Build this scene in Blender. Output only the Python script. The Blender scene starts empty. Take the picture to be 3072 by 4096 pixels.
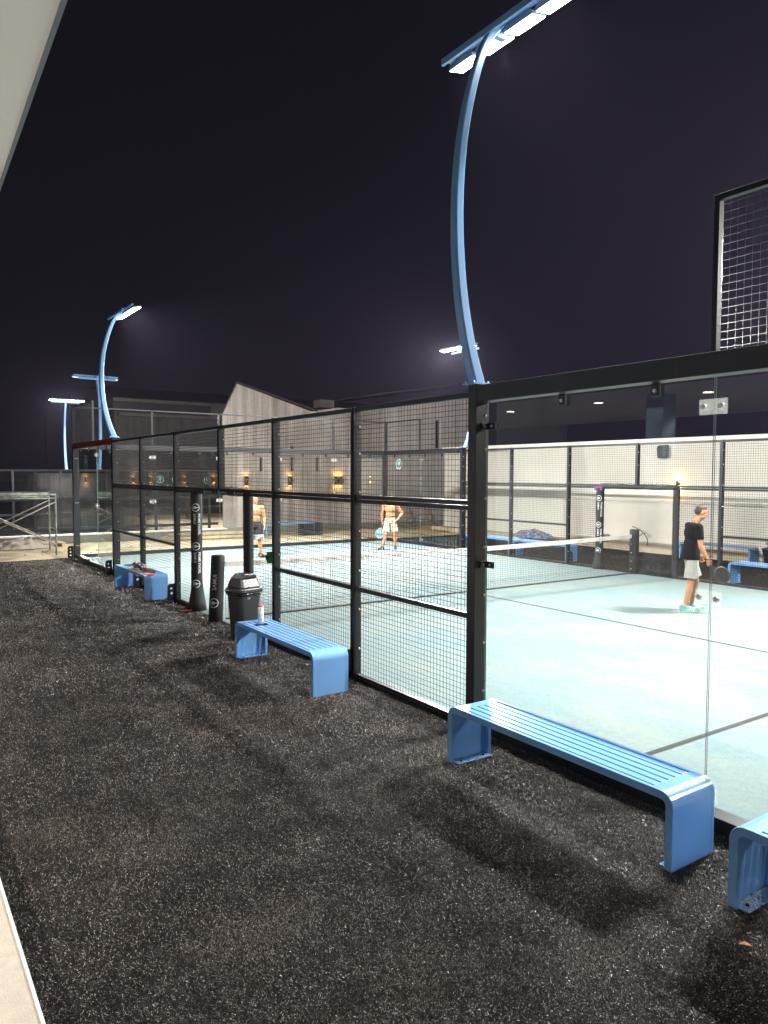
import bpy, bmesh, math, random
import numpy as np
from mathutils import Vector, Matrix, noise
random.seed(7); rng = np.random.default_rng(7)
S = bpy.context.scene; COL = S.collection
PI = math.pi; R = math.radians

# ---------------------------------------------------------------- camera
cd = bpy.data.cameras.new('camera'); cam = bpy.data.objects.new('camera', cd); COL.objects.link(cam)
S.camera = cam
cd.sensor_fit = 'HORIZONTAL'; cd.sensor_width = 36.0; cd.lens = 36.0*2989.0/3072.0
cd.clip_start = 0.05; cd.clip_end = 600
cam.location = (-4.438, -5.114, 2.313)
_y, _p, _r = 0.5985, -0.051, 0.0034
F = Vector((math.sin(_y)*math.cos(_p), math.cos(_y)*math.cos(_p), math.sin(_p)))
Rt = Vector((math.cos(_y), -math.sin(_y), 0)); U = Rt.cross(F)
R2 = Rt*math.cos(_r)+U*math.sin(_r); U2 = U*math.cos(_r)-Rt*math.sin(_r)
M = Matrix((R2, U2, -F)).transposed().to_4x4(); M.translation = cam.location; cam.matrix_world = M

# ---------------------------------------------------------------- night sky, exposure
W = bpy.data.worlds.new('World'); S.world = W; W.use_nodes = True
nt = W.node_tree; nt.nodes.clear()
o_ = nt.nodes.new('ShaderNodeOutputWorld'); b_ = nt.nodes.new('ShaderNodeBackground')
tc = nt.nodes.new('ShaderNodeTexCoord'); sx = nt.nodes.new('ShaderNodeSeparateXYZ'); rp = nt.nodes.new('ShaderNodeValToRGB')
nt.links.new(tc.outputs['Generated'], sx.inputs[0]); nt.links.new(sx.outputs['Z'], rp.inputs[0])
rp.color_ramp.elements[0].position = 0.0; rp.color_ramp.elements[0].color = (0.0056, 0.0048, 0.0072, 1)
rp.color_ramp.elements[1].position = 0.75; rp.color_ramp.elements[1].color = (0.0048, 0.0044, 0.0064, 1)
e_ = rp.color_ramp.elements.new(0.3); e_.color = (0.0052, 0.0046, 0.0076, 1)
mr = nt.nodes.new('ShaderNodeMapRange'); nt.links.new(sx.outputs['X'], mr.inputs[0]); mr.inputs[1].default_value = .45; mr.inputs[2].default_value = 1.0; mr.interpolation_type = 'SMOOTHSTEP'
gm = nt.nodes.new('ShaderNodeMixRGB'); gm.inputs[2].default_value = (0.0105, 0.0092, 0.0175, 1); nt.links.new(mr.outputs[0], gm.inputs[0]); nt.links.new(rp.outputs[0], gm.inputs[1])   # lamp flare painted into the sky as a purple tint at right
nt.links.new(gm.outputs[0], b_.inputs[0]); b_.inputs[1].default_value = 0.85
nt.links.new(b_.outputs[0], o_.inputs[0])
S.view_settings.view_transform = 'Standard'; S.view_settings.look = 'None'
S.view_settings.exposure = 0.55; S.view_settings.gamma = 1.0
S.render.engine = 'CYCLES'
S.cycles.use_denoising = True
S.cycles.max_bounces = 10; S.cycles.transparent_max_bounces = 24; S.cycles.glossy_bounces = 4; S.cycles.diffuse_bounces = 3
S.cycles.sample_clamp_indirect = 4.0

FLOOD_W = 1750.0       # watts of one four-module floodlight head
NEXT_W = 1000.0
WHITE = (1.0, 0.97, 0.93)

# ---------------------------------------------------------------- materials
MAT = {}
def mat(name, col, rough=0.5, metal=0.0, spec=0.5, noise_amt=0.0, nscale=8.0, bump=0.0, bscale=40.0, col2=None, coat=0.0, emis=None, estr=0.0):
    m = bpy.data.materials.new(name); m.use_nodes = True; MAT[name] = m
    n = m.node_tree.nodes; l = m.node_tree.links; p = n['Principled BSDF']
    p.inputs['Base Color'].default_value = (*col, 1); p.inputs['Roughness'].default_value = rough
    p.inputs['Metallic'].default_value = metal; p.inputs['Specular IOR Level'].default_value = spec
    p.inputs['Coat Weight'].default_value = coat
    if emis: p.inputs['Emission Color'].default_value = (*emis, 1); p.inputs['Emission Strength'].default_value = estr
    t = n.new('ShaderNodeTexCoord')
    if noise_amt > 0 or col2:
        x = n.new('ShaderNodeTexNoise'); x.inputs['Scale'].default_value = nscale; x.inputs['Detail'].default_value = 6
        l.new(t.outputs['Object'], x.inputs['Vector'])
        r = n.new('ShaderNodeValToRGB'); l.new(x.outputs['Fac'], r.inputs[0])
        c2 = col2 or tuple(c*(1-noise_amt) for c in col)
        r.color_ramp.elements[0].position = 0.35; r.color_ramp.elements[0].color = (*c2, 1)
        r.color_ramp.elements[1].position = 0.65; r.color_ramp.elements[1].color = (*col, 1)
        l.new(r.outputs[0], p.inputs['Base Color'])
    if bump > 0:
        x = n.new('ShaderNodeTexNoise'); x.inputs['Scale'].default_value = bscale; x.inputs['Detail'].default_value = 4
        l.new(t.outputs['Object'], x.inputs['Vector'])
        b = n.new('ShaderNodeBump'); b.inputs['Strength'].default_value = bump; b.inputs['Distance'].default_value = 0.01
        l.new(x.outputs['Fac'], b.inputs['Height']); l.new(b.outputs[0], p.inputs['Normal'])
    return m

mat('black_steel', (0.010, 0.011, 0.013), 0.38, 0, 0.5, noise_amt=0.3, nscale=6, bump=0.05, bscale=30)
mat('wire', (0.010, 0.010, 0.011), 0.35, 0, 0.5)
mat('red_steel', (0.26, 0.022, 0.014), 0.5, 0, 0.5, noise_amt=0.75, nscale=9)
mat('bolt_steel', (0.75, 0.73, 0.68), 0.3, 0.85)
mat('blue_paint', (0.19, 0.42, 0.80), 0.28, 0, 0.5, coat=0.25, bump=0.02, bscale=90, noise_amt=0.06, nscale=3)
mat('pole_blue', (0.20, 0.41, 0.74), 0.32, 0, 0.5)
mat('lamp_housing', (0.20, 0.26, 0.32), 0.4, 0.2)
mat('padding', (0.020, 0.019, 0.021), 0.62, 0, 0.4, bump=0.5, bscale=14, noise_amt=0.25, nscale=10)
mat('print_white', (0.72, 0.72, 0.75), 0.6)
mat('decal_mint', (0.40, 0.68, 0.64), 0.6)
mat('tape_white', (0.46, 0.44, 0.41), 0.7, noise_amt=0.12, nscale=6, bump=0.3, bscale=9)
mat('net_cord', (0.008, 0.008, 0.008), 0.7)
mat('bin_plastic', (0.035, 0.036, 0.040), 0.36, 0, 0.5, bump=0.08, bscale=50, noise_amt=0.15, nscale=5)
mat('bin_bag', (0.006, 0.006, 0.006), 0.25)
mat('can_white', (0.78, 0.75, 0.76), 0.3, 0.1)
mat('can_red', (0.62, 0.06, 0.06), 0.35)
mat('print_black', (0.01, 0.01, 0.01), 0.6)
mat('phone_body', (0.015, 0.015, 0.018), 0.12, 0.3)
mat('orange_fabric', (0.85, 0.09, 0.02), 0.6)
mat('grey_fabric', (0.42, 0.38, 0.35), 0.9, bump=0.4, bscale=60, col2=(0.16, 0.15, 0.15), nscale=7)
mat('black_fabric', (0.010, 0.010, 0.012), 0.85, bump=0.3, bscale=60)
mat('pattern_fabric', (0.34, 0.36, 0.50), 0.9, col2=(0.04, 0.05, 0.12), nscale=9, bump=0.4)
mat('skin', (0.34, 0.155, 0.08), 0.48, 0, 0.4, noise_amt=0.12, nscale=9)
mat('skin_bright', (0.52, 0.22, 0.10), 0.42, 0, 0.5, noise_amt=0.12, nscale=9)
mat('hair_dark', (0.022, 0.017, 0.015), 0.7, bump=0.9, bscale=120)
mat('shirt_black', (0.005, 0.005, 0.007), 0.95, 0, 0.15, bump=0.6, bscale=12, noise_amt=0.3, nscale=5)
mat('shorts_grey', (0.24, 0.235, 0.21), 0.9, bump=0.7, bscale=11, noise_amt=0.1, nscale=5)
mat('shorts_cream', (0.46, 0.39, 0.28), 0.9, bump=0.8, bscale=12, noise_amt=0.18, nscale=6)
mat('shorts_camo', (0.50, 0.52, 0.53), 0.9, col2=(0.05, 0.055, 0.06), nscale=16)
mat('shoe_teal', (0.17, 0.28, 0.32), 0.7, bump=0.3, noise_amt=0.3, nscale=25)
mat('sole_green', (0.22, 0.75, 0.30), 0.6)
mat('racket_face', (0.02, 0.02, 0.022), 0.4, noise_amt=0.5, nscale=25)
mat('racket_pale', (0.16, 0.26, 0.30), 0.4)
mat('wood', (0.50, 0.27, 0.10), 0.7, col2=(0.30, 0.15, 0.06), nscale=5)
mat('pale_wood', (0.55, 0.44, 0.28), 0.8, noise_amt=0.3, nscale=5)
mat('scaffold_paint', (0.10, 0.17, 0.15), 0.6, col2=(0.42, 0.40, 0.34), nscale=7)
mat('scaffold_brace', (0.38, 0.35, 0.31), 0.55, 0.3, noise_amt=0.4, nscale=8)
mat('sheet_plastic', (0.62, 0.54, 0.45), 0.75, noise_amt=0.15, nscale=4, bump=0.5, bscale=10)
mat('roof_dark', (0.030, 0.023, 0.024), 0.7, noise_amt=0.4, nscale=1.5)
mat('gutter', (0.11, 0.095, 0.085), 0.7, noise_amt=0.3, nscale=2)
mat('glass_dark', (0.012, 0.014, 0.016), 0.12)
mat('lens_off', (0.6, 0.62, 0.66), 0.3)
mat('stone_edge', (0.56, 0.50, 0.43), 0.85, noise_amt=0.12, nscale=25, bump=0.3, bscale=120)
mat('edge_trim', (0.70, 0.78, 0.80), 0.4)
mat('ceiling_paint', (0.84, 0.90, 0.94), 0.8, noise_amt=0.04, nscale=1.2)
mat('teal_paint', (0.36, 0.52, 0.58), 0.7)
mat('maroon_wall', (0.06, 0.025, 0.02), 0.7)
mat('grey_wall', (0.62, 0.64, 0.65), 0.8)
mat('speaker_black', (0.03, 0.04, 0.043), 0.6)
mat('brass', (0.10, 0.06, 0.03), 0.4, 0.6)
mat('purple_tape', (0.14, 0.035, 0.19), 0.5)
mat('green_box', (0.02, 0.22, 0.07), 0.4)
mat('leaf_dry', (0.55, 0.26, 0.12), 0.8)
mat('pot_grey', (0.40, 0.38, 0.33), 0.9, noise_amt=0.2, nscale=9)
mat('cable_black', (0.02, 0.02, 0.022), 0.5)
mat('eye_dark', (0.02, 0.012, 0.01), 0.3)
mat('lip', (0.36, 0.12, 0.09), 0.5)
mat('led', (1, 1, 1), 0.4, emis=(1.0, 0.96, 0.88), estr=30.0)
mat('led_soft', (1, 1, 1), 0.4, emis=(1.0, 0.96, 0.9), estr=7.0)
mat('amber', (1, 0.6, 0.2), 0.4, emis=(1.0, 0.55, 0.12), estr=4.5)
mat('downlight', (1, 0.9, 0.8), 0.4, emis=(1.0, 0.86, 0.66), estr=22.0)
mat('paper', (0.62, 0.58, 0.48), 0.8)
mat('sign_glow', (0.62, 0.66, 0.78), 0.6)

def nodes_of(m): return m.node_tree.nodes, m.node_tree.links, m.node_tree.nodes['Principled BSDF']
def ramp(n, l, src, stops):
    r = n.new('ShaderNodeValToRGB'); l.new(src, r.inputs[0])
    el = r.color_ramp.elements
    el[0].position, el[0].color = stops[0][0], (*stops[0][1], 1)
    el[1].position, el[1].color = stops[-1][0], (*stops[-1][1], 1)
    for p, c in stops[1:-1]:
        e = el.new(p); e.color = (*c, 1)
    return r
def ntex(n, l, t, scale, detail=6, rough=0.55, vec='Object', mscale=None):
    x = n.new('ShaderNodeTexNoise'); x.inputs['Scale'].default_value = scale; x.inputs['Detail'].default_value = detail; x.inputs['Roughness'].default_value = rough
    if mscale:
        mp = n.new('ShaderNodeMapping'); mp.inputs['Scale'].default_value = mscale; l.new(t.outputs[vec], mp.inputs[0]); l.new(mp.outputs[0], x.inputs['Vector'])
    else: l.new(t.outputs[vec], x.inputs['Vector'])
    return x
def mixc(n, l, a, b, fac=0.5, mode='MULTIPLY'):
    m = n.new('ShaderNodeMixRGB'); m.blend_type = mode
    if isinstance(fac, float): m.inputs[0].default_value = fac
    else: l.new(fac, m.inputs[0])
    l.new(a, m.inputs[1]); l.new(b, m.inputs[2]); return m

# court carpet: pale blue fibre with blown sand in patches
m = mat('court_carpet', (0.3, 0.6, 0.65), 0.9, 0, 0.2); n, l, p = nodes_of(m); t = n.new('ShaderNodeTexCoord')
a = ntex(n, l, t, 0.55, 8, 0.6); b = ntex(n, l, t, 120, 5, 0.8); c = ntex(n, l, t, 2.3, 6, 0.6, mscale=(1, 0.35, 1))
r1 = ramp(n, l, a.outputs['Fac'], [(0.28, (0.152, 0.214, 0.232)), (0.48, (0.170, 0.217, 0.221)), (0.62, (0.190, 0.220, 0.209)), (0.78, (0.210, 0.219, 0.192))])
r2 = ramp(n, l, b.outputs['Fac'], [(0.30, (0.42, 0.52, 0.56)), (0.5, (0.92, 0.95, 0.95)), (0.72, (1.1, 1.1, 1.08))])
r3 = ramp(n, l, c.outputs['Fac'], [(0.3, (0.80, 0.89, 0.94)), (0.7, (1.04, 1.01, 0.96))])
d_ = ntex(n, l, t, 13, 6, 0.7); r4 = ramp(n, l, d_.outputs['Fac'], [(0.32, (0.84, 0.87, 0.88)), (0.55, (1, 1, 1)), (0.72, (1.08, 1.04, 0.98))]); m0 = mixc(n, l, r1.outputs[0], r4.outputs[0], 1.0)
mm = mixc(n, l, m0.outputs[0], r2.outputs[0], 0.85); mm2 = mixc(n, l, mm.outputs[0], r3.outputs[0], 1.0)
l.new(mm2.outputs[0], p.inputs['Base Color'])
bp = n.new('ShaderNodeBump'); bp.inputs['Strength'].default_value = 0.5; bp.inputs['Distance'].default_value = 0.01; l.new(b.outputs['Fac'], bp.inputs['Height']); l.new(bp.outputs[0], p.inputs['Normal'])
mat('court_line', (0.006, 0.006, 0.006), 0.95, col2=(0.035, 0.033, 0.030), nscale=120, bump=0.5, bscale=150)
# black carpet under the fibres
m = mat('turf_base', (0.012, 0.011, 0.010), 0.9, 0, 0.2); n, l, p = nodes_of(m); t = n.new('ShaderNodeTexCoord')
a = ntex(n, l, t, 130, 4, 0.7); r1 = ramp(n, l, a.outputs['Fac'], [(0.42, (0.006, 0.0055, 0.005)), (0.6, (0.022, 0.020, 0.018)), (0.76, (0.09, 0.08, 0.072))])
l.new(r1.outputs[0], p.inputs['Base Color'])
bp = n.new('ShaderNodeBump'); bp.inputs['Strength'].default_value = 1.0; bp.inputs['Distance'].default_value = 0.02; l.new(a.outputs['Fac'], bp.inputs['Height']); l.new(bp.outputs[0], p.inputs['Normal'])
m = mat('turf_fibre', (0.03, 0.027, 0.024), 0.33, 0, 0.5); n, l, p = nodes_of(m)
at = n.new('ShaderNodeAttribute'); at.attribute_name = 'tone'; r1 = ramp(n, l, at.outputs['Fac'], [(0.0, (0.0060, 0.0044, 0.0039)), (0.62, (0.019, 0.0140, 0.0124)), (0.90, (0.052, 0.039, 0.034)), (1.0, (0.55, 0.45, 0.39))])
l.new(r1.outputs[0], p.inputs['Base Color'])
# sand and soil
m = mat('sand', (0.55, 0.43, 0.27), 0.95, 0, 0.2); n, l, p = nodes_of(m); t = n.new('ShaderNodeTexCoord')
a = ntex(n, l, t, 0.9, 8, 0.65); b = ntex(n, l, t, 60, 4)
r1 = ramp(n, l, a.outputs['Fac'], [(0.3, (0.38, 0.28, 0.16)), (0.5, (0.64, 0.52, 0.34)), (0.7, (0.74, 0.64, 0.46))])
r2 = ramp(n, l, b.outputs['Fac'], [(0.3, (0.7, 0.7, 0.7)), (0.6, (1, 1, 1))]); mm = mixc(n, l, r1.outputs[0], r2.outputs[0], 1.0); l.new(mm.outputs[0], p.inputs['Base Color'])
bp = n.new('ShaderNodeBump'); bp.inputs['Strength'].default_value = 0.8; bp.inputs['Distance'].default_value = 0.05; l.new(a.outputs['Fac'], bp.inputs['Height']); l.new(bp.outputs[0], p.inputs['Normal'])
mat('lower_ground', (0.085, 0.10, 0.10), 0.9, col2=(0.03, 0.04, 0.042), nscale=0.4)
# stained concrete
def concrete(name, base, dark, streak=1.0):
    m = mat(name, base, 0.9, 0, 0.25); n, l, p = nodes_of(m); t = n.new('ShaderNodeTexCoord')
    a = ntex(n, l, t, 0.7, 8, 0.6); b = ntex(n, l, t, 1.0, 7, 0.62, mscale=(3.2, 3.2, 0.16)); c = ntex(n, l, t, 9, 6, 0.6)
    mid = tuple((x+y)/2 for x, y in zip(base, dark))
    r1 = ramp(n, l, a.outputs['Fac'], [(0.3, mid), (0.62, base)])
    r2 = ramp(n, l, b.outputs['Fac'], [(0.38, (0.40, 0.34, 0.29)), (0.62, (1, 1, 1))])
    r3 = ramp(n, l, c.outputs['Fac'], [(0.3, (0.84, 0.84, 0.84)), (0.65, (1, 1, 1))])
    q = mixc(n, l, r1.outputs[0], r2.outputs[0], float(streak)); q = mixc(n, l, q.outputs[0], r3.outputs[0], 1.0)
    br = n.new('ShaderNodeTexBrick'); br.inputs['Scale'].default_value = 1.0; br.inputs['Mortar Size'].default_value = 0.006; br.offset = 0.0
    br.inputs['Brick Width'].default_value = 1.6; br.inputs['Row Height'].default_value = 1.5
    br.inputs['Color1'].default_value = (1, 1, 1, 1); br.inputs['Color2'].default_value = (0.93, 0.92, 0.92, 1); br.inputs['Mortar'].default_value = (0.62, 0.6, 0.58, 1)
    mp = n.new('ShaderNodeMapping'); mp.inputs['Rotation'].default_value = (R(90), 0, 0); l.new(t.outputs['Object'], mp.inputs[0]); l.new(mp.outputs[0], br.inputs['Vector'])
    q = mixc(n, l, q.outputs[0], br.outputs['Color'], 1.0); l.new(q.outputs[0], p.inputs['Base Color'])
    bp = n.new('ShaderNodeBump'); bp.inputs['Strength'].default_value = 0.3; bp.inputs['Distance'].default_value = 0.01; l.new(c.outputs['Fac'], bp.inputs['Height']); l.new(bp.outputs[0], p.inputs['Normal'])
    return m
concrete('concrete', (0.52, 0.48, 0.45), (0.25, 0.22, 0.205), 0.8)
concrete('concrete_pale', (0.66, 0.61, 0.57), (0.42, 0.385, 0.36), 0.35)  # paler pour, its colour also lightened in place of fill light
concrete('concrete_dark', (0.10, 0.095, 0.09), (0.04, 0.038, 0.036), 0.8)
concrete('concrete_low', (0.28, 0.28, 0.24), (0.14, 0.14, 0.12), 0.35)
mat('white_wall', (0.74, 0.69, 0.62), 0.85, noise_amt=0.10, nscale=0.8, bump=0.15, bscale=25)
mat('coping', (0.78, 0.76, 0.70), 0.7, noise_amt=0.08, nscale=3)
mat('ledge_beige', (0.58, 0.50, 0.36), 0.9, noise_amt=0.2, nscale=4, bump=0.3)
# clear court glass
m = bpy.data.materials.new('glass'); m.use_nodes = True; MAT['glass'] = m; n = m.node_tree.nodes; l = m.node_tree.links; n.clear()
o = n.new('ShaderNodeOutputMaterial'); mx = n.new('ShaderNodeMixShader'); tr = n.new('ShaderNodeBsdfTransparent'); gl = n.new('ShaderNodeBsdfGlossy'); fr = n.new('ShaderNodeFresnel')
tr.inputs[0].default_value = (0.965, 0.985, 0.978, 1); gl.inputs['Roughness'].default_value = 0.003; fr.inputs[0].default_value = 1.45
gl.inputs[0].default_value = (0.9, 0.93, 0.95, 1)
t = n.new('ShaderNodeTexCoord'); x = ntex(n, l, t, 3, 5, 0.6, mscale=(1, 1, 0.3)); rr = ramp(n, l, x.outputs['Fac'], [(0.58, (0, 0, 0)), (0.85, (0.009, 0.009, 0.009))])
df = n.new('ShaderNodeBsdfDiffuse'); df.inputs[0].default_value = (0.7, 0.75, 0.75, 1); m2 = n.new('ShaderNodeMixShader')
geo = n.new('ShaderNodeNewGeometry'); sb = n.new('ShaderNodeMath'); sb.operation = 'SUBTRACT'; sb.inputs[0].default_value = 1.4; ml = n.new('ShaderNodeMath'); ml.operation = 'MULTIPLY'; mlt = n.new('ShaderNodeMath'); mlt.operation = 'MULTIPLY'; mlt.inputs[1].default_value = 1.4
l.new(geo.outputs['Backfacing'], mlt.inputs[0]); l.new(mlt.outputs[0], sb.inputs[1]); l.new(fr.outputs[0], ml.inputs[0]); l.new(sb.outputs[0], ml.inputs[1]); l.new(ml.outputs[0], mx.inputs[0]); l.new(tr.outputs[0], mx.inputs[1]); l.new(gl.outputs[0], mx.inputs[2])
l.new(rr.outputs[0], m2.inputs[0]); l.new(mx.outputs[0], m2.inputs[1]); l.new(df.outputs[0], m2.inputs[2]); l.new(m2.outputs[0], o.inputs[0])
m = bpy.data.materials.new('clear_plate'); m.use_nodes = True; MAT['clear_plate'] = m; n = m.node_tree.nodes; l = m.node_tree.links; n.clear()
o = n.new('ShaderNodeOutputMaterial'); mx = n.new('ShaderNodeMixShader'); tr = n.new('ShaderNodeBsdfTransparent'); df = n.new('ShaderNodeBsdfTranslucent'); d2 = n.new('ShaderNodeBsdfDiffuse'); m3 = n.new('ShaderNodeMixShader')
df.inputs[0].default_value = (.8, .82, .8, 1); d2.inputs[0].default_value = (.8, .8, .78, 1); mx.inputs[0].default_value = .17; m3.inputs[0].default_value = .5
l.new(df.outputs[0], m3.inputs[1]); l.new(d2.outputs[0], m3.inputs[2]); l.new(tr.outputs[0], mx.inputs[1]); l.new(m3.outputs[0], mx.inputs[2]); l.new(mx.outputs[0], o.inputs[0])
mat('glass_edge', (0.16, 0.20, 0.20), 0.15, 0, 0.8)

# ---------------------------------------------------------------- mesh builder
class MB:
    def __init__(s): s.v = []; s.f = []; s.m = []; s.sm = []
    def _add(s, vs, fs, mi=0, smooth=False):
        b = len(s.v); s.v += [tuple(v) for v in vs]
        for f in fs: s.f.append(tuple(b+i for i in f)); s.m.append(mi); s.sm.append(smooth)
        return s
    def box(s, x0, y0, z0, x1, y1, z1, mi=0):
        vs = [(x0,y0,z0),(x1,y0,z0),(x1,y1,z0),(x0,y1,z0),(x0,y0,z1),(x1,y0,z1),(x1,y1,z1),(x0,y1,z1)]
        return s._add(vs, [(0,3,2,1),(4,5,6,7),(0,1,5,4),(1,2,6,5),(2,3,7,6),(3,0,4,7)], mi)
    def cyl(s, p0, p1, r0, r1=None, n=10, mi=0, smooth=True, caps=True, ref=None):
        r1 = r0 if r1 is None else r1; p0, p1 = Vector(p0), Vector(p1); d = (p1-p0).normalized()
        a = Vector(ref) if ref else (Vector((0,0,1)) if abs(d.z) < .9 else Vector((1,0,0))); u = d.cross(a).normalized(); w = d.cross(u)
        vs = []; 
        for p, r in ((p0, r0), (p1, r1)):
            for k in range(n):
                an = 2*PI*k/n; vs.append(p+u*(r*math.cos(an))+w*(r*math.sin(an)))
        s._add(vs, [(k, (k+1)%n, n+(k+1)%n, n+k) for k in range(n)], mi, smooth)
        if caps: 
            b = len(s.v)-2*n
            s.f.append(tuple(b+k for k in reversed(range(n)))); s.m.append(mi); s.sm.append(False)
            s.f.append(tuple(b+n+k for k in range(n))); s.m.append(mi); s.sm.append(False)
        return s
    def tube(s, pts, r, n=8, mi=0, closed=False, caps=True):
        P = [Vector(p) for p in pts]; N = len(P); rs = r if hasattr(r, '__len__') else [r]*N; vs = []
        up = Vector((0,0,1)); pu = None
        for i, p in enumerate(P):
            d = (P[min(i+1, N-1)]-P[max(i-1, 0)]).normalized()
            if pu is None:
                a = up if abs(d.z) < .9 else Vector((1,0,0)); u = d.cross(a).normalized()
            else: u = (pu-d*pu.dot(d)).normalized()
            pu = u; w = d.cross(u)
            for k in range(n):
                an = 2*PI*k/n+(PI/n); vs.append(p+u*(rs[i]*math.cos(an))+w*(rs[i]*math.sin(an)))
        fs = [(i*n+k, i*n+(k+1)%n, (i+1)*n+(k+1)%n, (i+1)*n+k) for i in range(N-1) for k in range(n)]
        if caps: fs += [tuple(reversed(range(n))), tuple((N-1)*n+k for k in range(n))]
        return s._add(vs, fs, mi, n > 5)
    def ell(s, c, r, n=14, h=9, mi=0, rot=None):
        vs = [(0,0,-1)]; 
        for i in range(1, h):
            ph = -PI/2+PI*i/h
            for k in range(n): vs.append((math.cos(ph)*math.cos(2*PI*k/n), math.cos(ph)*math.sin(2*PI*k/n), math.sin(ph)))
        vs.append((0,0,1)); c = Vector(c); vv = []
        for v in vs:
            q = Vector((v[0]*r[0], v[1]*r[1], v[2]*r[2]))
            if rot is not None: q = rot @ q
            vv.append(c+q)
        fs = [(0, 1+(k+1)%n, 1+k) for k in range(n)]
        for i in range(h-2):
            for k in range(n): fs.append((1+i*n+k, 1+i*n+(k+1)%n, 1+(i+1)*n+(k+1)%n, 1+(i+1)*n+k))
        L = 1+(h-1)*n; fs += [(L, 1+(h-2)*n+k, 1+(h-2)*n+(k+1)%n) for k in range(n)]
        return s._add(vv, fs, mi, True)
    def cap(s, p0, p1, r0, r1=None, n=12, mi=0):      # capsule
        r1 = r0 if r1 is None else r1
        s.cyl(p0, p1, r0, r1, n, mi, True); s.ell(p0, (r0,)*3, n, 7, mi); s.ell(p1, (r1,)*3, n, 7, mi); return s
    def prism(s, poly, a0, a1, axis='y', mi=0):        # poly in the two other axes
        n = len(poly); vs = []
        for a in (a0, a1):
            for p, q in poly:
                vs.append((a, p, q) if axis == 'x' else ((p, a, q) if axis == 'y' else (p, q, a)))
        return s._add(vs, [tuple(range(n)), tuple(reversed(range(n, 2*n)))]+[(k, n+k, n+(k+1)%n, (k+1)%n) for k in range(n)], mi)
    def lathe(s, prof, c=(0,0,0), n=20, mi=0):
        c = Vector(c); vs = [(c.x+r*math.cos(2*PI*k/n), c.y+r*math.sin(2*PI*k/n), c.z+z) for r, z in prof for k in range(n)]
        fs = [(i*n+k, i*n+(k+1)%n, (i+1)*n+(k+1)%n, (i+1)*n+k) for i in range(len(prof)-1) for k in range(n)]
        fs += [tuple(reversed(range(n))), tuple((len(prof)-1)*n+k for k in range(n))]
        return s._add(vs, fs, mi, True)
    def mesh(s, name, mats):
        me = bpy.data.meshes.new(name); me.from_pydata(s.v, [], s.f)
        for k in (mats if isinstance(mats, (list, tuple)) else [mats]): me.materials.append(MAT[k])
        me.polygons.foreach_set('material_index', s.m); me.polygons.foreach_set('use_smooth', s.sm); me.update(); return me
    def build(s, name, mats, parent=None, loc=None, bevel=0.0, rotz=0.0, fix=True):
        me = s.mesh(name, mats)
        if fix:
            bm = bmesh.new(); bm.from_mesh(me); bmesh.ops.recalc_face_normals(bm, faces=bm.faces); bm.to_mesh(me); bm.free()
        o = bpy.data.objects.new(name, me); COL.objects.link(o)
        if parent: o.parent = parent
        if loc: o.location = loc
        if rotz: o.rotation_euler.z = rotz
        if bevel > 0:
            b = o.modifiers.new('bevel', 'BEVEL'); b.width = bevel; b.segments = 2; b.limit_method = 'ANGLE'
        return o
def tag(o, label=None, cat=None, group=None, kind=None):
    if label: o['label'] = label
    if cat: o['category'] = cat
    if group: o['group'] = group
    if kind: o['kind'] = kind
    return o
def thing(name, label, cat, loc=(0,0,0), rz=0, group=None):
    o = bpy.data.objects.new(name, None); o.empty_display_size = 0.1; COL.objects.link(o); o.location = loc; o.rotation_euler.z = rz
    return tag(o, label, cat, group)
def copy_tree(o, parent=None):
    c = o.copy(); COL.objects.link(c); c.parent = parent
    for ch in list(CH.get(o.name, [])) or [k for k in bpy.data.objects if k.parent == o]: copy_tree(ch, c)
    return c
CH = {}
def flat(polys):          # 2-D outlines (nested = holes) -> verts, faces
    cu = bpy.data.curves.new('outline', 'CURVE'); cu.dimensions = '2D'; cu.fill_mode = 'BOTH'
    for po in polys:
        sp = cu.splines.new('POLY'); sp.points.add(len(po)-1); sp.use_cyclic_u = True
        for i, (x, y) in enumerate(po): sp.points[i].co = (x, y, 0, 1)
    return _cv(cu)
def _cv(cu):
    o = bpy.data.objects.new('outline', cu); COL.objects.link(o)
    dg = bpy.context.evaluated_depsgraph_get(); dg.update()
    me = bpy.data.meshes.new_from_object(o.evaluated_get(dg))
    vs = [tuple(v.co) for v in me.vertices]; fs = [tuple(p.vertices) for p in me.polygons]
    bpy.data.objects.remove(o); bpy.data.curves.remove(cu); bpy.data.meshes.remove(me)
    return vs, fs
_TX = {}
def text(s, size=1.0):
    if s not in _TX:
        cu = bpy.data.curves.new('writing', 'FONT'); cu.body = s; cu.size = 1.0; cu.align_x = 'LEFT'; cu.resolution_u = 2; cu.offset = 0.012
        _TX[s] = _cv(cu)
    vs, fs = _TX[s]; return [(x*size, y*size) for x, y, z in vs], fs
def circ(r, n=28, cx=0, cy=0, ry=None): return [(cx+r*math.cos(2*PI*k/n), cy+(ry or r)*math.sin(2*PI*k/n)) for k in range(n)]
_LG = None
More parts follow.
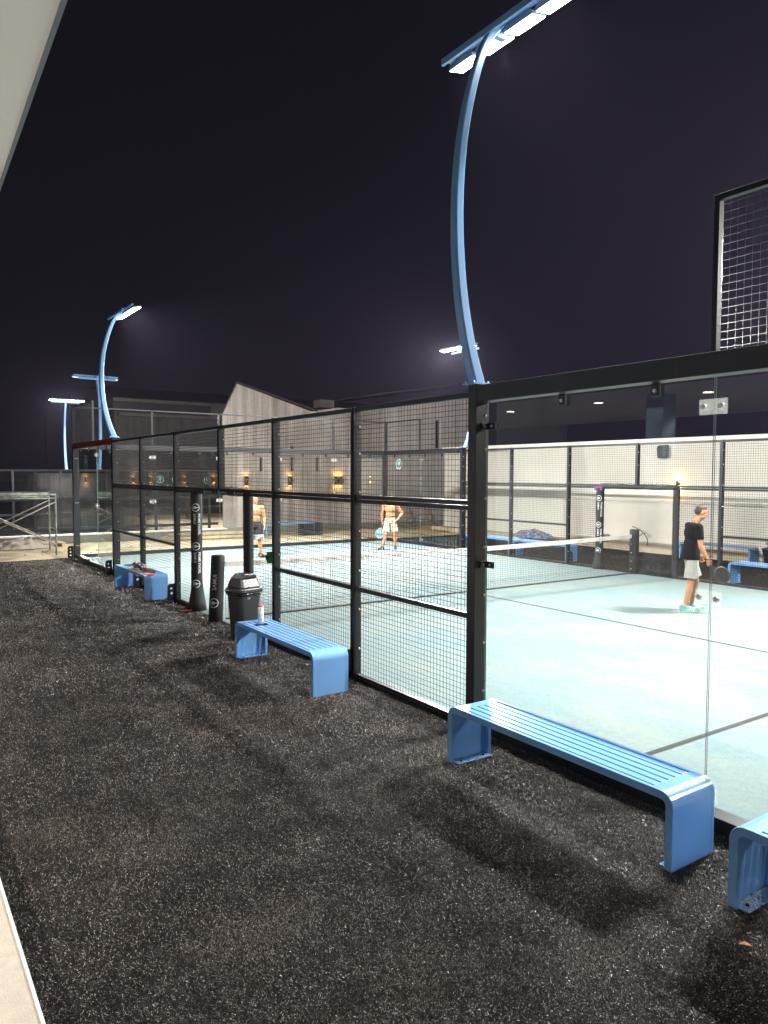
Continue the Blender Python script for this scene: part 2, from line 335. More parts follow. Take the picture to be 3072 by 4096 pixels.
def logo(size=1.0):        # ring with a racket: drop shaped head whose handle runs to the ring
    global _LG
    if _LG is None:
        head = [(0.36*math.sin(a)*(1 if math.cos(a) > -0.2 else 1-0.55*(-0.2-math.cos(a))), 0.12+0.46*math.cos(a)) for a in [2*PI*k/28 for k in range(28)]]
        head = [(x, y) if y > -0.30 else (x*0.4, y) for x, y in head]
        rk = [(x, y) for x, y in head]
        A = flat([circ(1.0, 40), circ(0.84, 40)]); B = flat([rk, circ(0.09, 8, 0.0, 0.22)]); C = flat([[(-0.055, -0.86), (0.055, -0.86), (0.055, -0.25), (-0.055, -0.25)]])
        vs, fs = [], []
        for V_, F_ in (A, B, C):
            b = len(vs); vs += [(x, y) for x, y, z in V_]; fs += [tuple(b+i for i in f) for f in F_]
        _LG = (vs, fs)
    return [(x*size, y*size) for x, y in _LG[0]], _LG[1]
def wrap(mb, shape, base, rad, ang, z, mi=0, rot=0, dx=0, dy=0):   # print a flat shape round an upright cylinder
    vs, fs = shape; bx, by = base[0], base[1]; out = []
    for x, y in vs:
        x, y = x+dx, y+dy
        if rot: x, y = x*math.cos(rot)-y*math.sin(rot), x*math.sin(rot)+y*math.cos(rot)
        a = ang+x/rad; lean = base[2] if len(base) > 2 else (0, 0)
        out.append((bx+lean[0]*(z+y)+rad*math.cos(a), by+lean[1]*(z+y)+rad*math.sin(a), z+y))
    mb._add(out, fs, mi)
def plane_print(mb, shape, o, ux, uy, mi=0, rot=0):
    vs, fs = shape; o, ux, uy = Vector(o), Vector(ux), Vector(uy)
    mb._add([o+ux*(x*math.cos(rot)-y*math.sin(rot))+uy*(x*math.sin(rot)+y*math.cos(rot)) for x, y in vs], fs, mi)
def struct(name, mb, mats, **k):
    o = mb.build(name, mats, **k); o['kind'] = 'structure'; return o

# ================================================================= GROUND
ZF = 3.05; XW = 10.2; YS = [0.0, 2.01, 4.04, 5.965, 8.045, 10.135, 12.30, 16.33]; YE = -4.35
g = MB(); g.box(-60, -40, -0.6, 60, 20.95, -0.006); g.box(6.6, 20.95, -0.6, 60, 60, -0.006); struct('ground', g, 'sand')
g = MB(); g._add([(-300,-300,-0.62),(300,-300,-0.62),(300,300,-0.62),(-300,300,-0.62)], [(0,1,2,3)]); struct('lower_ground', g, 'lower_ground')
g = MB(); g._add([(-4.6,-12,0),(0.02,-12,0),(0.02,16.42,0),(-4.6,16.30,0)], [(0,1,2,3)])
g._add([(0.02,16.42,0),(14.55,16.9,0),(14.55,-12,0),(XW+.02,-12,0),(XW+.02,16.3,0),(0.02,16.3,0)], [(0,5,4,3,2,1)]); struct('turf_path', g, 'turf_base')
g = MB(); g._add([(0.02,YE,0.004),(XW+.02,YE,0.004),(XW+.02,16.35,0.004),(0.02,16.35,0.004)], [(0,1,2,3)]); struct('court_floor', g, 'court_carpet')
g = MB()
for (x0,y0,x1,y1) in ((0.15,-1.36,XW-.1,-1.305),(0.15,12.93,XW-.1,12.98),(5.10,-1.305,5.15,12.93)):
    g._add([(x0,y0,.008),(x1,y0,.008),(x1,y1,.008),(x0,y1,.008)], [(0,1,2,3)])
struct('court_floor_markings', g, 'court_line')
g = MB(); g.box(14.5, -6, -0.2, 15.0, 19.2, 0.17); struct('kerb', g, 'ledge_beige', bevel=0.01)

# black artificial grass fibres: dense where the path is close to the camera
def fibres():
    out = []
    def strip(x0, x1, y0, y1, dens, h, w):
        k = int((x1-x0)*(y1-y0)*dens); out.append(np.stack([rng.uniform(x0, x1, k), rng.uniform(y0, y1, k), np.full(k, h), np.full(k, w)], 1))
    strip(-4.0, -0.0, -7.0, -3.7, 9000, .018, .0024); strip(-4.0, -0.0, -3.7, -1.6, 60000, .015, .0011); strip(-4.05, -0.0, -1.6, 0.4, 42000, .015, .0013)
    strip(-4.05, 0.0, 0.4, 3.0, 24000, .016, .0017); strip(-3.9, 0.0, 3.0, 7.5, 10000, .017, .0026); strip(-3.5, 0.0, 7.5, 16.35, 4200, .018, .0042)
    strip(10.32, 14.5, 1.5, 13, 500, .022, .009)
    A = np.concatenate(out); n0 = len(A); out.clear()
    def glints(x0, x1, y0, y1, dens, h, w): strip(x0, x1, y0, y1, dens, h, w)  # pale fibres whose colour stands in for lamp sparkle on the pile
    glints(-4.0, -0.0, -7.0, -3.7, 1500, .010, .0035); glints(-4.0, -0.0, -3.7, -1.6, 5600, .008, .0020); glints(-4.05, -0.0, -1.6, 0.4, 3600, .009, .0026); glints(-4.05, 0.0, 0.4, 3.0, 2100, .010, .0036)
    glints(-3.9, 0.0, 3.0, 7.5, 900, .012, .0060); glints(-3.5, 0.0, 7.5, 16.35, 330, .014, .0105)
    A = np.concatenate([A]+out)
    keep = np.ones(len(A), bool)
    A = A[keep]; N = len(A)
    # lay of the pile: soft swirls
    sw = np.sin(A[:,0]*2.1+A[:,1]*.7)+np.sin(A[:,1]*1.7-A[:,0]*1.1+1)
    fine = np.zeros(N); blot = np.zeros(N)
    for k in range(14):
        q = rng.uniform(0, 2*PI); f_ = rng.uniform(6, 22); fine += np.sin(f_*(A[:,0]*math.cos(q)+A[:,1]*math.sin(q))+rng.uniform(0, 6))
        q = rng.uniform(0, 2*PI); f_ = rng.uniform(1.5, 9); blot += np.sin(f_*(A[:,0]*math.cos(q)+A[:,1]*math.sin(q))+rng.uniform(0, 6))
    az = rng.uniform(0, 2*PI, N)*0.7+sw*0.8+fine*.35
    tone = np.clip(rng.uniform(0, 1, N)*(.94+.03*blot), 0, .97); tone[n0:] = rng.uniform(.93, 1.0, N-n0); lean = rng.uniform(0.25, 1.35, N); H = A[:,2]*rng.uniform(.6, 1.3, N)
    d = np.stack([np.cos(az)*np.sin(lean), np.sin(az)*np.sin(lean), np.cos(lean)], 1)
    sd = rng.uniform(0, 2*PI, N); side = np.stack([np.cos(sd), np.sin(sd), np.zeros(N)], 1)*(A[:,3]*rng.uniform(.7,1.4,N))[:,None]
    base = np.stack([A[:,0], A[:,1], np.full(N, 0.0005)], 1); base[n0:, 2] = rng.uniform(.004, .012, N-n0)
    mid = base+d*(H*.55)[:,None]; d2 = d.copy(); d2[:,2] *= .35; d2 /= np.linalg.norm(d2, axis=1)[:,None]; tip = mid+d2*(H*.6)[:,None]
    V = np.stack([base-side*.5, base+side*.5, mid+side*.5, mid-side*.5, tip], 1).reshape(-1, 3)
    me = bpy.data.meshes.new('turf_fibres')
    me.vertices.add(5*N); me.vertices.foreach_set('co', V.astype(np.float32).ravel())
    idx = np.arange(N)[:,None]*5
    loops = np.concatenate([idx+np.array([0,1,2,3]), idx+np.array([3,2,4])], 1).ravel()
    me.loops.add(7*N); me.loops.foreach_set('vertex_index', loops.astype(np.int32))
    me.polygons.add(2*N); st = (np.arange(N)[:,None]*7+np.array([0,4])).ravel(); tot = np.tile([4,3], N)
    me.polygons.foreach_set('loop_start', st.astype(np.int32)); me.polygons.foreach_set('loop_total', tot.astype(np.int32))
    me.update(calc_edges=True)
    at = me.attributes.new('tone', 'FLOAT', 'POINT'); at.data.foreach_set('value', np.repeat(tone, 5).astype(np.float32))
    me.materials.append(MAT['turf_fibre'])
    o = bpy.data.objects.new('turf_grass', me); COL.objects.link(o)
    tag(o, 'short black artificial grass pile on the path outside the court fence', 'artificial grass', kind='stuff')
fibres()

# ================================================================= COURT ENCLOSURE
def wires(mb, axis, c, a0, a1, z0, z1, step=0.0505, r=0.0024):
    def seg(p, q): mb.cyl(p, q, r, n=4, smooth=False, caps=False)
    P = (lambda a, z: (c, a, z)) if axis == 'y' else (lambda a, z: (a, c, z))
    P2 = (lambda a, z: (c+.0035, a, z)) if axis == 'y' else (lambda a, z: (a, c+.0035, z))
    k = int((a1-a0)/step); s0 = a0+((a1-a0)-k*step)/2
    for i in range(k+1): seg(P(s0+i*step, z0), P(s0+i*step, z1))
    k = int((z1-z0)/step); t0 = z0+((z1-z0)-k*step)/2
    for i in range(k+1): seg(P2(a0, t0+i*step), P2(a1, t0+i*step))
_b = MB(); _b.cyl((0, 0, 0), (0, -.012, 0), .012, .0096, 8); _b.cyl((0, -.0121, 0), (0, -.019, 0), .006, .0042, 6); BOLT = _b.mesh('bolt', 'bolt_steel')
def bolts(parent, x, y, zs):
    for z in zs:
        o = bpy.data.objects.new('bolt', BOLT); COL.objects.link(o); o.parent = parent; o.location = (x, y, z+random.uniform(-.006, .006)); o.rotation_euler.y = random.uniform(0, 6)
def foot_plate():
    V_, F_ = flat([[(0,0),(-.15,0),(-.15,.26)]+[(-.09-.06*math.cos(a), .26+.07*math.sin(a)) for a in [k*PI/2/6 for k in range(1,7)]]+[(0,.33)], circ(.024, 14, -.075, .07), circ(.022, 14, -.075, .16), circ(.017, 14, -.08, .245)])
    return V_, F_
FP = foot_plate()
def plate(mb, x, y, sgn=1):
    V_, F_ = FP
    for dy in (0, .010): mb._add([(x+sgn*a, y+dy, b) for a, b, _ in V_], F_ if dy == 0 else [tuple(reversed(f)) for f in F_])
    mb.box(x-sgn*0.0 if sgn>0 else x, y-.04, 0, x-sgn*.0001 if sgn>0 else x, y-.04, 0) if False else None
ZB = [0.34, 0.78, 1.22, 1.66, 2.10, 2.54, 2.84]

def side_fence(x, s, label, detail=True):
    # s = +1: court lies towards +x of the fence line; frame grows inward
    T = thing('court_fence', label, 'mesh fence', (x, 0, 0), 0)
    YS = list(globals()['YS'])
    if s < 0: YS[2] = 3.86; YS[1] = 1.8; YS[6] = 12.18
    def X(a): return s*a
    def bx(mb, a0, y0, z0, a1, y1, z1): mb.box(min(X(a0),X(a1)), y0, z0, max(X(a0),X(a1)), y1, z1)
    for i, y in enumerate(YS[:7]):
        big = i in (0, 6)
        w, d, h = (0.11, 0.15, 3.10) if big else (0.07, 0.085, ZF+.004)
        z0 = 2.06 if i == 3 else 0.0
        mb = MB(); bx(mb, 0, y-w/2, z0, d, y+w/2, h)
        if big: bx(mb, -.006, y-w/2-.006, h, d+.006, y+w/2+.006, h+.012)
        else: bx(mb, -.012, y-w/2, z0, -.001, y-w/2+.012, h-.002); bx(mb, -.012, y+w/2-.012, z0, -.001, y+w/2, h-.002)
        po = mb.build('post', 'black_steel', T, bevel=0.004)
        if detail or True:
            bolts(po, X(d*.72), y-w/2, [z for z in ZB if z > z0+.1])
        if i in (1, 4, 5):
            p = MB(); plate(p, 0, y-.0, s); bx(p, -.15, y-.05, .002, -.01, y+.06, .012); p.build('foot_plate', 'black_steel', po)
    mb = MB(); bx(mb, .005, YS[0]+.056, ZF-.05, .065, YS[6]-.056, ZF); mb.build('top_rail', 'black_steel', T, bevel=.003)
    JL, JR = 7.02, 4.93
    def rail(y0, y1, z, dbl=True):
        mb = MB()
        if dbl: bx(mb, .005, y0, z+.003, .06, y1, z+.045); bx(mb, .005, y0, z-.045, .06, y1, z-.003)
        else: bx(mb, .005, y0, z-.024, .06, y1, z+.024); bx(mb, .0, y0, z-.028, .065, y1, z-.030) if False else None
        r_ = mb.build('cross_rail', 'black_steel', T, bevel=.003)
        if dbl:
            for q in (.22, .75): 
                b = MB(); yy = y0+(y1-y0)*q; b.cyl((X(.03), yy, z+.045), (X(.03), yy, z+.062), .010, .007, 6); b.build('bolt', 'bolt_steel', r_)
    for i in range(6):
        y0, y1 = YS[i]+(.055 if i == 0 else .035), YS[i+1]-(.055 if i == 5 else .035)
        if i in (2, 3): 
            y0, y1 = (y0, YS[3]+.0) if i == 2 else (YS[3], y1)
        rail(y0, y1, 2.03)
        if i not in (2, 3): rail(y0, y1, 1.02, False)
    for (y0, y1) in ((YS[0]+.06, YS[2]+.0), (YS[2], JR), (JL, YS[4]), (YS[4], YS[6]-.06)):
        mb = MB(); bx(mb, .0, y0, 0, .07, y1, .055); bx(mb, -.02, y0, 0, -.0015, y1, .03); mb.build('base_rail', 'black_steel', T, bevel=.003)
    for y in (JR, JL):
        mb = MB(); bx(mb, .01, y-.03, 0, .07, y+.03, 1.98); mb.build('door_jamb', 'black_steel', T, bevel=.003)
    for i in range(6):
        y0, y1 = YS[i]+.03, YS[i+1]-.03
        mb = MB(); WR = .0024 if s > 0 else .0031; wires(mb, 'y', X(.015), y0, y1, 2.075, ZF-.03, r=WR); mb.build('mesh_panel', 'wire', T, fix=False)
        mb = MB()
        if i == 2: wires(mb, 'y', X(.015), y0, JR, .05, 1.99, r=WR)
        elif i == 3: wires(mb, 'y', X(.015), JL, y1, .05, 1.99, r=WR)
        else: wires(mb, 'y', X(.015), y0, y1, .05, 1.0, r=WR); wires(mb, 'y', X(.015), y0, y1, 1.04, 1.99, r=WR)
        mb.build('mesh_panel', 'wire', T, fix=False)
    # padding sleeves round the doorway, printed
    for y, rad, prt, lac in ((7.02+.02, .095, True, False), (4.93, .075, False, True)):
        cx, cy = X(.03), y
        prof = []; mb = MB(); n = 22
        hs = [0.0, .02, .12, .3, .45, .6, .9, 1.2, 1.5, 1.8, 1.97, 1.985]
        for h in hs:
            fl = 1.0+(0.75*max(0, (.42-h)/.42)**1.2 if prt else 0)
            prof.append((rad*(fl if h > 0 else fl*.9)*(0.97 if h > 1.98 else 1), h))
        vs = []; 
        for r_, h in prof:
            for k in range(n):
                an = 2*PI*k/n; q = 1+.03*math.sin(3*an+h*9); vs.append((cx+r_*math.cos(an)*q, cy+r_*math.sin(an)*q, h))
        mb._add(vs, [(i*n+k, i*n+(k+1)%n, (i+1)*n+(k+1)%n, (i+1)*n+k) for i in range(len(prof)-1) for k in range(n)]+[tuple(reversed(range(n))), tuple((len(prof)-1)*n+k for k in range(n))], 0, True)
        pad = mb.build('door_padding', 'padding', T)
        tag(pad, 'black padded sleeve flared at the foot and printed with white writing' if prt else 'black padded sleeve laced with cord')
        if prt:
            ang = R(-112)
            if s < 0: ang = R(-150)
            for zc in (1.74, 1.09, .46):
                pr = MB(); rr = rad*1.045*(1.0+.75*max(0, (.42-zc+.0)/.42)**1.2)
                wrap(pr, logo(.068), (cx, cy), rr, ang-.12, zc, rot=-PI/2+PI)
                for ln, (tx, off) in enumerate((('PRIME PADEL', .035), ('SAMUI', -.04))):
                    wrap(pr, text(tx, .062), (cx, cy), rr+.0005, ang+.12, zc-.10, rot=-PI/2, dx=0, dy=off-.02)
                pr.build('printed_logo', 'print_white', pad, fix=False)
        if lac:
            lc = MB()
            for k in range(14):
                z = .12+k*.135; 
                pts = [(cx+(rad+.004)*math.cos(a), cy+(rad+.004)*math.sin(a), z+.06*(a+2.2)) for a in [R(-150)+j*R(16) for j in range(7)]]
                lc.tube(pts, .0035, 4)
            lc.build('lacing', 'cable_black', pad, fix=False)
    mb = MB(); mb.tube([(X(.035), 4.9+k*.215, 2.025+.004*math.sin(k*2)) for k in range(11)], [.055+.004*math.sin(k*3) for k in range(11)], 14)
    top = mb.build('door_padding', 'padding', T); tag(top, 'black padded sleeve along the head of the doorway')
    mb = MB()
    for k in range(60):
        y = 4.9+k*.036; pts = [(X(.03), y, 2.07), (X(.0)+random.uniform(-.02,.02), y+random.uniform(-.02,.02), 2.10+random.uniform(0,.02)), (X(-.03), y+random.uniform(-.03,.03), 2.085+random.uniform(-.01,.02))]
        mb.tube(pts, .0035, 4)
    mb.build('lacing', 'cable_black', top, fix=False)
    for k in range(3):
        pr = MB(); vs, fs = logo(.045); a0 = R(180+8) if s > 0 else R(0)
        def put(shape, dy):
            vv = []
            for x_, y_ in shape[0]:
                a = y_/.06; vv.append((X(.035)-s*.0595*math.cos(a-.25), 5.3+k*.62-s*(x_+dy)*1.0*1, 2.025+.0595*math.sin(a-.25)))
            pr._add(vv, shape[1])
        put(logo(.036), 0.0); put(text('PRIME PADEL SAMUI', .028), .06)
        pr.build('printed_logo', 'print_white', top, fix=False)
    return T
near_fence = side_fence(0.0, 1, 'tall black mesh fence with padded doorway between path and court')
far_fence = side_fence(XW+.1, -1, 'black mesh fence with doorway standing before the white wall')
mb = MB(); mb.box(-.1, 6.93, 1.93, .0, 7.16, 2.04); mb.build('door_patch', 'purple_tape', far_fence); 
mb = MB(); mb.box(-.06, 4.04+.02, 1.10, .02, 4.04+.10, 1.25, 0); mb.box(-.085, 4.07, 1.15, -.055, 4.12, 1.21, 1)
lk = mb.build('door_lock', ['green_box', 'print_black'], near_fence, bevel=.006)

def glass_run(name, label, axis, c, a0, joints, a1, inward, beam_mat='black_steel', post_end=None, steel_clamps=True, zc=(2.76,1.50,.19), raised=None, decal=None, edge_posts=()):
    """framed glass wall. axis 'y': wall runs along y at x=c ; inward = sign of court direction along the other axis."""
    T = thing(name, label, 'glass wall', (0,0,0))
    def box(mb, a_0, d0, z0, a_1, d1, z1, mi=0):
        lo, hi = sorted((c+inward*d0, c+inward*d1))
        if axis == 'y': mb.box(lo, a_0, z0, hi, a_1, z1, mi)
        else: mb.box(a_0, lo, z0, a_1, hi, z1, mi)
    D = .125
    mb = MB(); box(mb, a0, 0, 2.955, a1, .15, 3.10); mb.build('beam', beam_mat, T, bevel=.004)
    mb = MB(); box(mb, a0, .0, 0, a1, .15, .10); mb.build('base_beam', 'black_steel', T, bevel=.004)
    cuts = [a0]+list(joints)+[a1]
    for i in range(len(cuts)-1):
        mb = MB(); q0, q1 = cuts[i]+(.006 if i else .0), cuts[i+1]-(.006 if i < len(cuts)-2 else .0)
        lo, hi = sorted((c+inward*D, c+inward*(D+.010)))
        z0, z1 = .101, 2.954
        if axis == 'y':
            V = [(lo,q0,z0),(hi,q0,z0),(hi,q1,z0),(lo,q1,z0),(lo,q0,z1),(hi,q0,z1),(hi,q1,z1),(lo,q1,z1)]
            big = [(3,0,4,7),(1,2,6,5)]; ed = [(0,1,5,4),(2,3,7,6),(4,5,6,7),(0,3,2,1)]
        else:
            V = [(q0,lo,z0),(q1,lo,z0),(q1,hi,z0),(q0,hi,z0),(q0,lo,z1),(q1,lo,z1),(q1,hi,z1),(q0,hi,z1)]
            big = [(0,1,5,4),(2,3,7,6)]; ed = [(1,2,6,5),(3,0,4,7),(4,5,6,7),(0,3,2,1)]
        mb._add(V, big, 0); mb._add(V, ed, 1); mb.build('glass_pane', ['glass', 'glass_edge'], T)
    def at(a, d, z): return (c+inward*d, a, z) if axis == 'y' else (a, c+inward*d, z)
    for j in joints:
        for z in zc:
            mb = MB(); box(mb, j-.10, D-.022, z-.052, j+.10, D-.012, z+.052); cl = mb.build('clamp_plate', 'clear_plate', T, bevel=.008)
            for q in (-.062, .062): b = MB(); b.cyl(at(j+q, D-.023, z), at(j+q, D-.045, z), .022, .016, 12); b.cyl(at(j+q, D-.044, z), at(j+q, D-.05, z), .009, .007, 8); b.build('bolt', 'bolt_steel', cl)
    k = 0; a = a0+.8
    while a < a1-.3:
        if all(abs(a-j) > .15 for j in joints):
            mb = MB(); box(mb, a-.035, D-.03, 2.86, a+.035, D-.018, 2.954); cl = mb.build('bracket', 'black_steel', T, bevel=.004)
            b = MB(); b.cyl(at(a, D-.03, 2.90), at(a, D-.045, 2.90), .016, .012, 10); b.build('bolt', 'bolt_steel', cl)
        a += .86
    if post_end is not None:
        mb = MB(); box(mb, post_end-.06, 0, 0, post_end+.06, .15, 2.954); mb.build('post', beam_mat if beam_mat != 'red_steel' else 'black_steel', T, bevel=.004)
    if raised:
        r0, r1, divs = raised
        mb = MB(); box(mb, r0, .05, 3.101, r0+.038, .10, 4.10); box(mb, r1-.038, .05, 3.101, r1, .10, 4.10)
        for d_ in divs: box(mb, d_-.025, .05, 3.101, d_+.025, .10, 4.10)
        box(mb, r0+.038, .05, 4.062, r1-.038, .10, 4.10)
        up = mb.build('upper_frame', 'black_steel', T, bevel=.003)
        w = MB()
        cc = c+inward*.112; wires(w, axis, cc, r0+.02, r1-.02, 3.12, 4.06, r=.0017); w.build('mesh_panel', 'wire', T, fix=False)
    if decal:
        for (a_, z_, rad) in decal:
            d = MB()
            if axis == 'y': plane_print(d, logo(rad), at(a_, D-.004, z_), (0, 1, 0), (0, 0, 1))
            else: plane_print(d, logo(rad), at(a_, D-.004, z_), (1, 0, 0), (0, 0, 1))
            d.build('printed_logo', 'decal_mint', T, fix=False)
    return T
T = glass_run('glass_wall', 'glass court wall under thick black beam behind the two nearest blue benches', 'y', 0.0, YE, [-2.265], YS[0]-.056, 1, post_end=YE, raised=(-4.35, -2.27, ()))
mb = MB()
for z in (2.74, 1.50): mb.box(.04, -.09, z-.03, .105, -.058, z+.03); mb.box(.105, -.19, z-.03, .115, -.058, z+.03)
for z in (2.74, 1.5): pass
cl = mb.build('bracket', 'black_steel', T, bevel=.004)
for z in (2.74, 1.50):
    b = MB(); b.cyl((.105, -.145, z), (.092, -.145, z), .013, .010, 8); b.build('bolt', 'bolt_steel', cl); b = MB(); b.cyl((.07, -.09, z), (.07, -.10, z), .013, .010, 8); b.build('bolt', 'bolt_steel', cl)
T = glass_run('glass_wall', 'glass court wall with red primed top beam at the far left of the court', 'y', 0.0, YS[6]+.056, [14.2], YS[7], 1, beam_mat='red_steel', post_end=YS[7]-.0, raised=(14.32, 16.33, ()), decal=[(15.33, 2.58, .19)])
mb = MB(); plate(mb, 0, YS[7]+.065, 1); plate(mb, 0, YS[6]+.10, 1); mb.build('foot_plate', 'black_steel', T)
b = MB()
for z in (2.7, 1.5, .34): 
    for q in (.05, .085, .115): b.cyl((q, YS[7]-.06, z), (q, YS[7]-.072, z), .012, .009, 8)
b.build('bolt', 'bolt_steel', T)
glass_run('glass_wall', 'wide glass end wall with mesh on top across the back of the court', 'x', YS[7]+.062, .16, [2.15, 4.15, 6.15, 8.15], XW-.05, -1, raised=(.0, XW+.1, (2.15, 4.15, 6.15, 8.15)))
glass_run('glass_wall', 'glass court wall in the far right corner beside the concrete hall', 'y', XW+.1, YS[6]+.056, [14.2], YS[7], -1, post_end=YS[7], raised=(14.32, 16.33, ()), decal=[(15.45, 2.64, .17)])

# ---------------------------------------------------------------- floodlight poles
def lamp(label, loc, rz, dim=1.0, power=FLOOD_W, led='led', group='curved court floodlights'):
    T = thing('floodlight_pole', label, 'floodlight', loc, rz, group)
    pts = [(.02,0,0),(-.04,0,.16),(-.105,0,.37),(-.17,0,.66),(-.215,0,.98),(-.238,0,1.35),(-.232,0,1.72),(-.195,0,2.1),(-.12,0,2.45),(-.02,0,2.79),(.10,0,3.06),(.26,0,3.22)]
    # smooth rectangular section
    P = []
    for i in range(len(pts)-1):
        for t in (0, .33, .66): P.append(Vector(pts[i]).lerp(Vector(pts[i+1]), t))
    P.append(Vector(pts[-1])); 
    for _ in range(3): P = [P[0]]+[(P[i-1]+P[i]*2+P[i+1])/4 for i in range(1, len(P)-1)]+[P[-1]]
    mb = MB(); vs = []; N = len(P)
    for i, p in enumerate(P):
        d = (P[min(i+1,N-1)]-P[max(i-1,0)]).normalized(); nrm = Vector((d.z, 0, -d.x)); k = i/(N-1)
        w, dd = .056-.022*k, .058-.026*k
        c_ = .28
        for (a, b) in ((-1,-1+c_),(-1+c_,-1),(1-c_,-1),(1,-1+c_),(1,1-c_),(1-c_,1),(-1+c_,1),(-1,1-c_)): vs.append(p+nrm*(a*dd)+Vector((0, b*w, 0)))
    fs = [(i*8+k, i*8+(k+1)%8, (i+1)*8+(k+1)%8, (i+1)*8+k) for i in range(N-1) for k in range(8)]+[tuple(reversed(range(8))), tuple((N-1)*8+k for k in range(8))]
    mb._add(vs, fs, 0); mb.build('pole', 'pole_blue', T)
    mb = MB(); mb.box(-.09, -.075, 0, .12, .075, .014)
    for x_, y_ in ((-.07,-.055),(-.07,.055),(.10,-.055),(.10,.055)): mb.cyl((x_,y_,.012),(x_,y_,.03),.010,.008,6)
    mb.build('base_plate', 'pole_blue', T)
    mb = MB(); mb.box(.07, -.62, 3.07, .10, .62, 3.13); mb.box(.10, -.03, 3.08, .30, .03, 3.12); mb.box(.235, -.74, 3.20, .285, .74, 3.235); mb.build('crossbar', 'pole_blue', T, bevel=.003)
    tilt = R(12)
    for k in range(4):
        yc = (k-1.5)*.385
        h = MB(); h.box(-.09, -.172, .0, .09, .172, .035)
        for q in range(5): h.box(-.082+q*.04, -.16, .035, -.074+q*.04, .16, .055)
        ho = h.build('floodlight_head', 'lamp_housing', T, bevel=.004); ho.location = (.36, yc, 3.155); ho.rotation_euler = (0, -tilt, 0)
        e = MB(); e.box(-.08, -.164, -.006, .08, .164, -.0005); e.build('diffuser', led, ho)
    if power > 0:
        for k in range(4):
            ld = bpy.data.lights.new('floodlight_lamp', 'AREA'); ld.shape = 'RECTANGLE'; ld.size = .06; ld.size_y = .32; ld.energy = power/4; ld.color = WHITE; ld.spread = R(152)
            lo = bpy.data.objects.new('floodlight_lamp', ld); COL.objects.link(lo); lo.parent = T; lo.location = (.355, (k-1.5)*.385, 3.138); lo.rotation_euler = (0, -R(50), 0)
    return T
zt = 3.112
lamp('tall curved pale blue floodlight pole on the near corner post, crossing the upper photo', (.04, YS[0], zt), 0, power=FLOOD_W*.75)
lamp('curved pale blue floodlight pole on the post by the red beamed glass', (.04, YS[6], zt), 0, power=FLOOD_W*1.3).scale = (1, 1, .89)
lamp('curved floodlight pole across the court, its lamps just behind the tall near pole', (XW+.04, YS[6]-.25, zt), PI, power=FLOOD_W*1.3).scale = (1, 1, .92)
lamp('curved floodlight pole above the white wall side of the court', (XW+.04, YS[0], zt), PI, power=FLOOD_W*1.3)

lamp('added curved floodlight pole, unseen behind the camera, path side', (.04, -8.6, 3.112), 0, power=FLOOD_W*.25)  # unseen pole pair added to light the bench ends
lamp('added curved floodlight pole, unseen behind the camera, wall side', (XW+.04, -8.6, 3.112), PI, power=FLOOD_W*.25)
for y in (-8.6,):  # posts added to carry the two unseen poles
    for x in (0.0, XW-.05): mb = MB(); mb.box(x, y-.055, 0, x+.15, y+.055, 3.105); tag(mb.build('added_lamp_post', 'black_steel', bevel=.004), 'black post under an added unseen floodlight pole, '+('path side' if x < 1 else 'wall side'), 'post')
# ---------------------------------------------------------------- net
T = thing('court_net', 'black court net with white printed top band stretched across the court', 'net', (0, 5.97, 0))
mb = MB(); X0, X1 = .10, XW-.12
def sag(x): return .895-.05*math.sin(PI*(x-X0)/(X1-X0))
k = int((X1-X0)/.0465)
for i in range(k+1):
    x = X0+i*(X1-X0)/k; mb.cyl((x, .01*math.sin(x*2), .02), (x, .0, sag(x)-.05), .0024, n=4, smooth=False, caps=False)
for j in range(19):
    f = (j+.5)/19; pts = [(X0+i*(X1-X0)/24, .01*math.sin((X0+i*(X1-X0)/24)*2)*(1-f), .02+f*(sag(X0+i*(X1-X0)/24)-.07)) for i in range(25)]
    mb.tube(pts, .0024, 4, caps=False)
mb.build('netting', 'net_cord', T, fix=False)
mb = MB(); vs = []; N = 70
for i in range(N+1):
    x = X0+i*(X1-X0)/N; z = sag(x); w = .006*math.sin(i*1.7)+.004*math.sin(i*4.1)
    vs += [(x, -.012+w, z-.055), (x, -.014+w, z+.03), (x, .014+w, z+.03), (x, .012+w, z-.055)]
mb._add(vs, [(i*4+a, i*4+(a+1)%4, (i+1)*4+(a+1)%4, (i+1)*4+a) for i in range(N) for a in range(4)], 0, False)
tp = mb.build('top_band', 'tape_white', T)
for i in range(14):
    pr = MB(); x = .55+i*.70; z = sag(x)-.012; sh = logo(.019)
    plane_print(pr, sh, (x, -.026, z), (1,0,0), (0,0,1)); plane_print(pr, text('PRIME PADEL', .021), (x+.045, -.026, z), (1,0,0), (0,0,1)); plane_print(pr, text('SAMUI', .016), (x+.08, -.026, z-.025), (1,0,0), (0,0,1))
    pr.build('printed_logo', 'speaker_black', tp, fix=False)
mb = MB(); mb.box(X0, -.012, .010, X1, .012, .03); mb.build('bottom_band', 'net_cord', T)
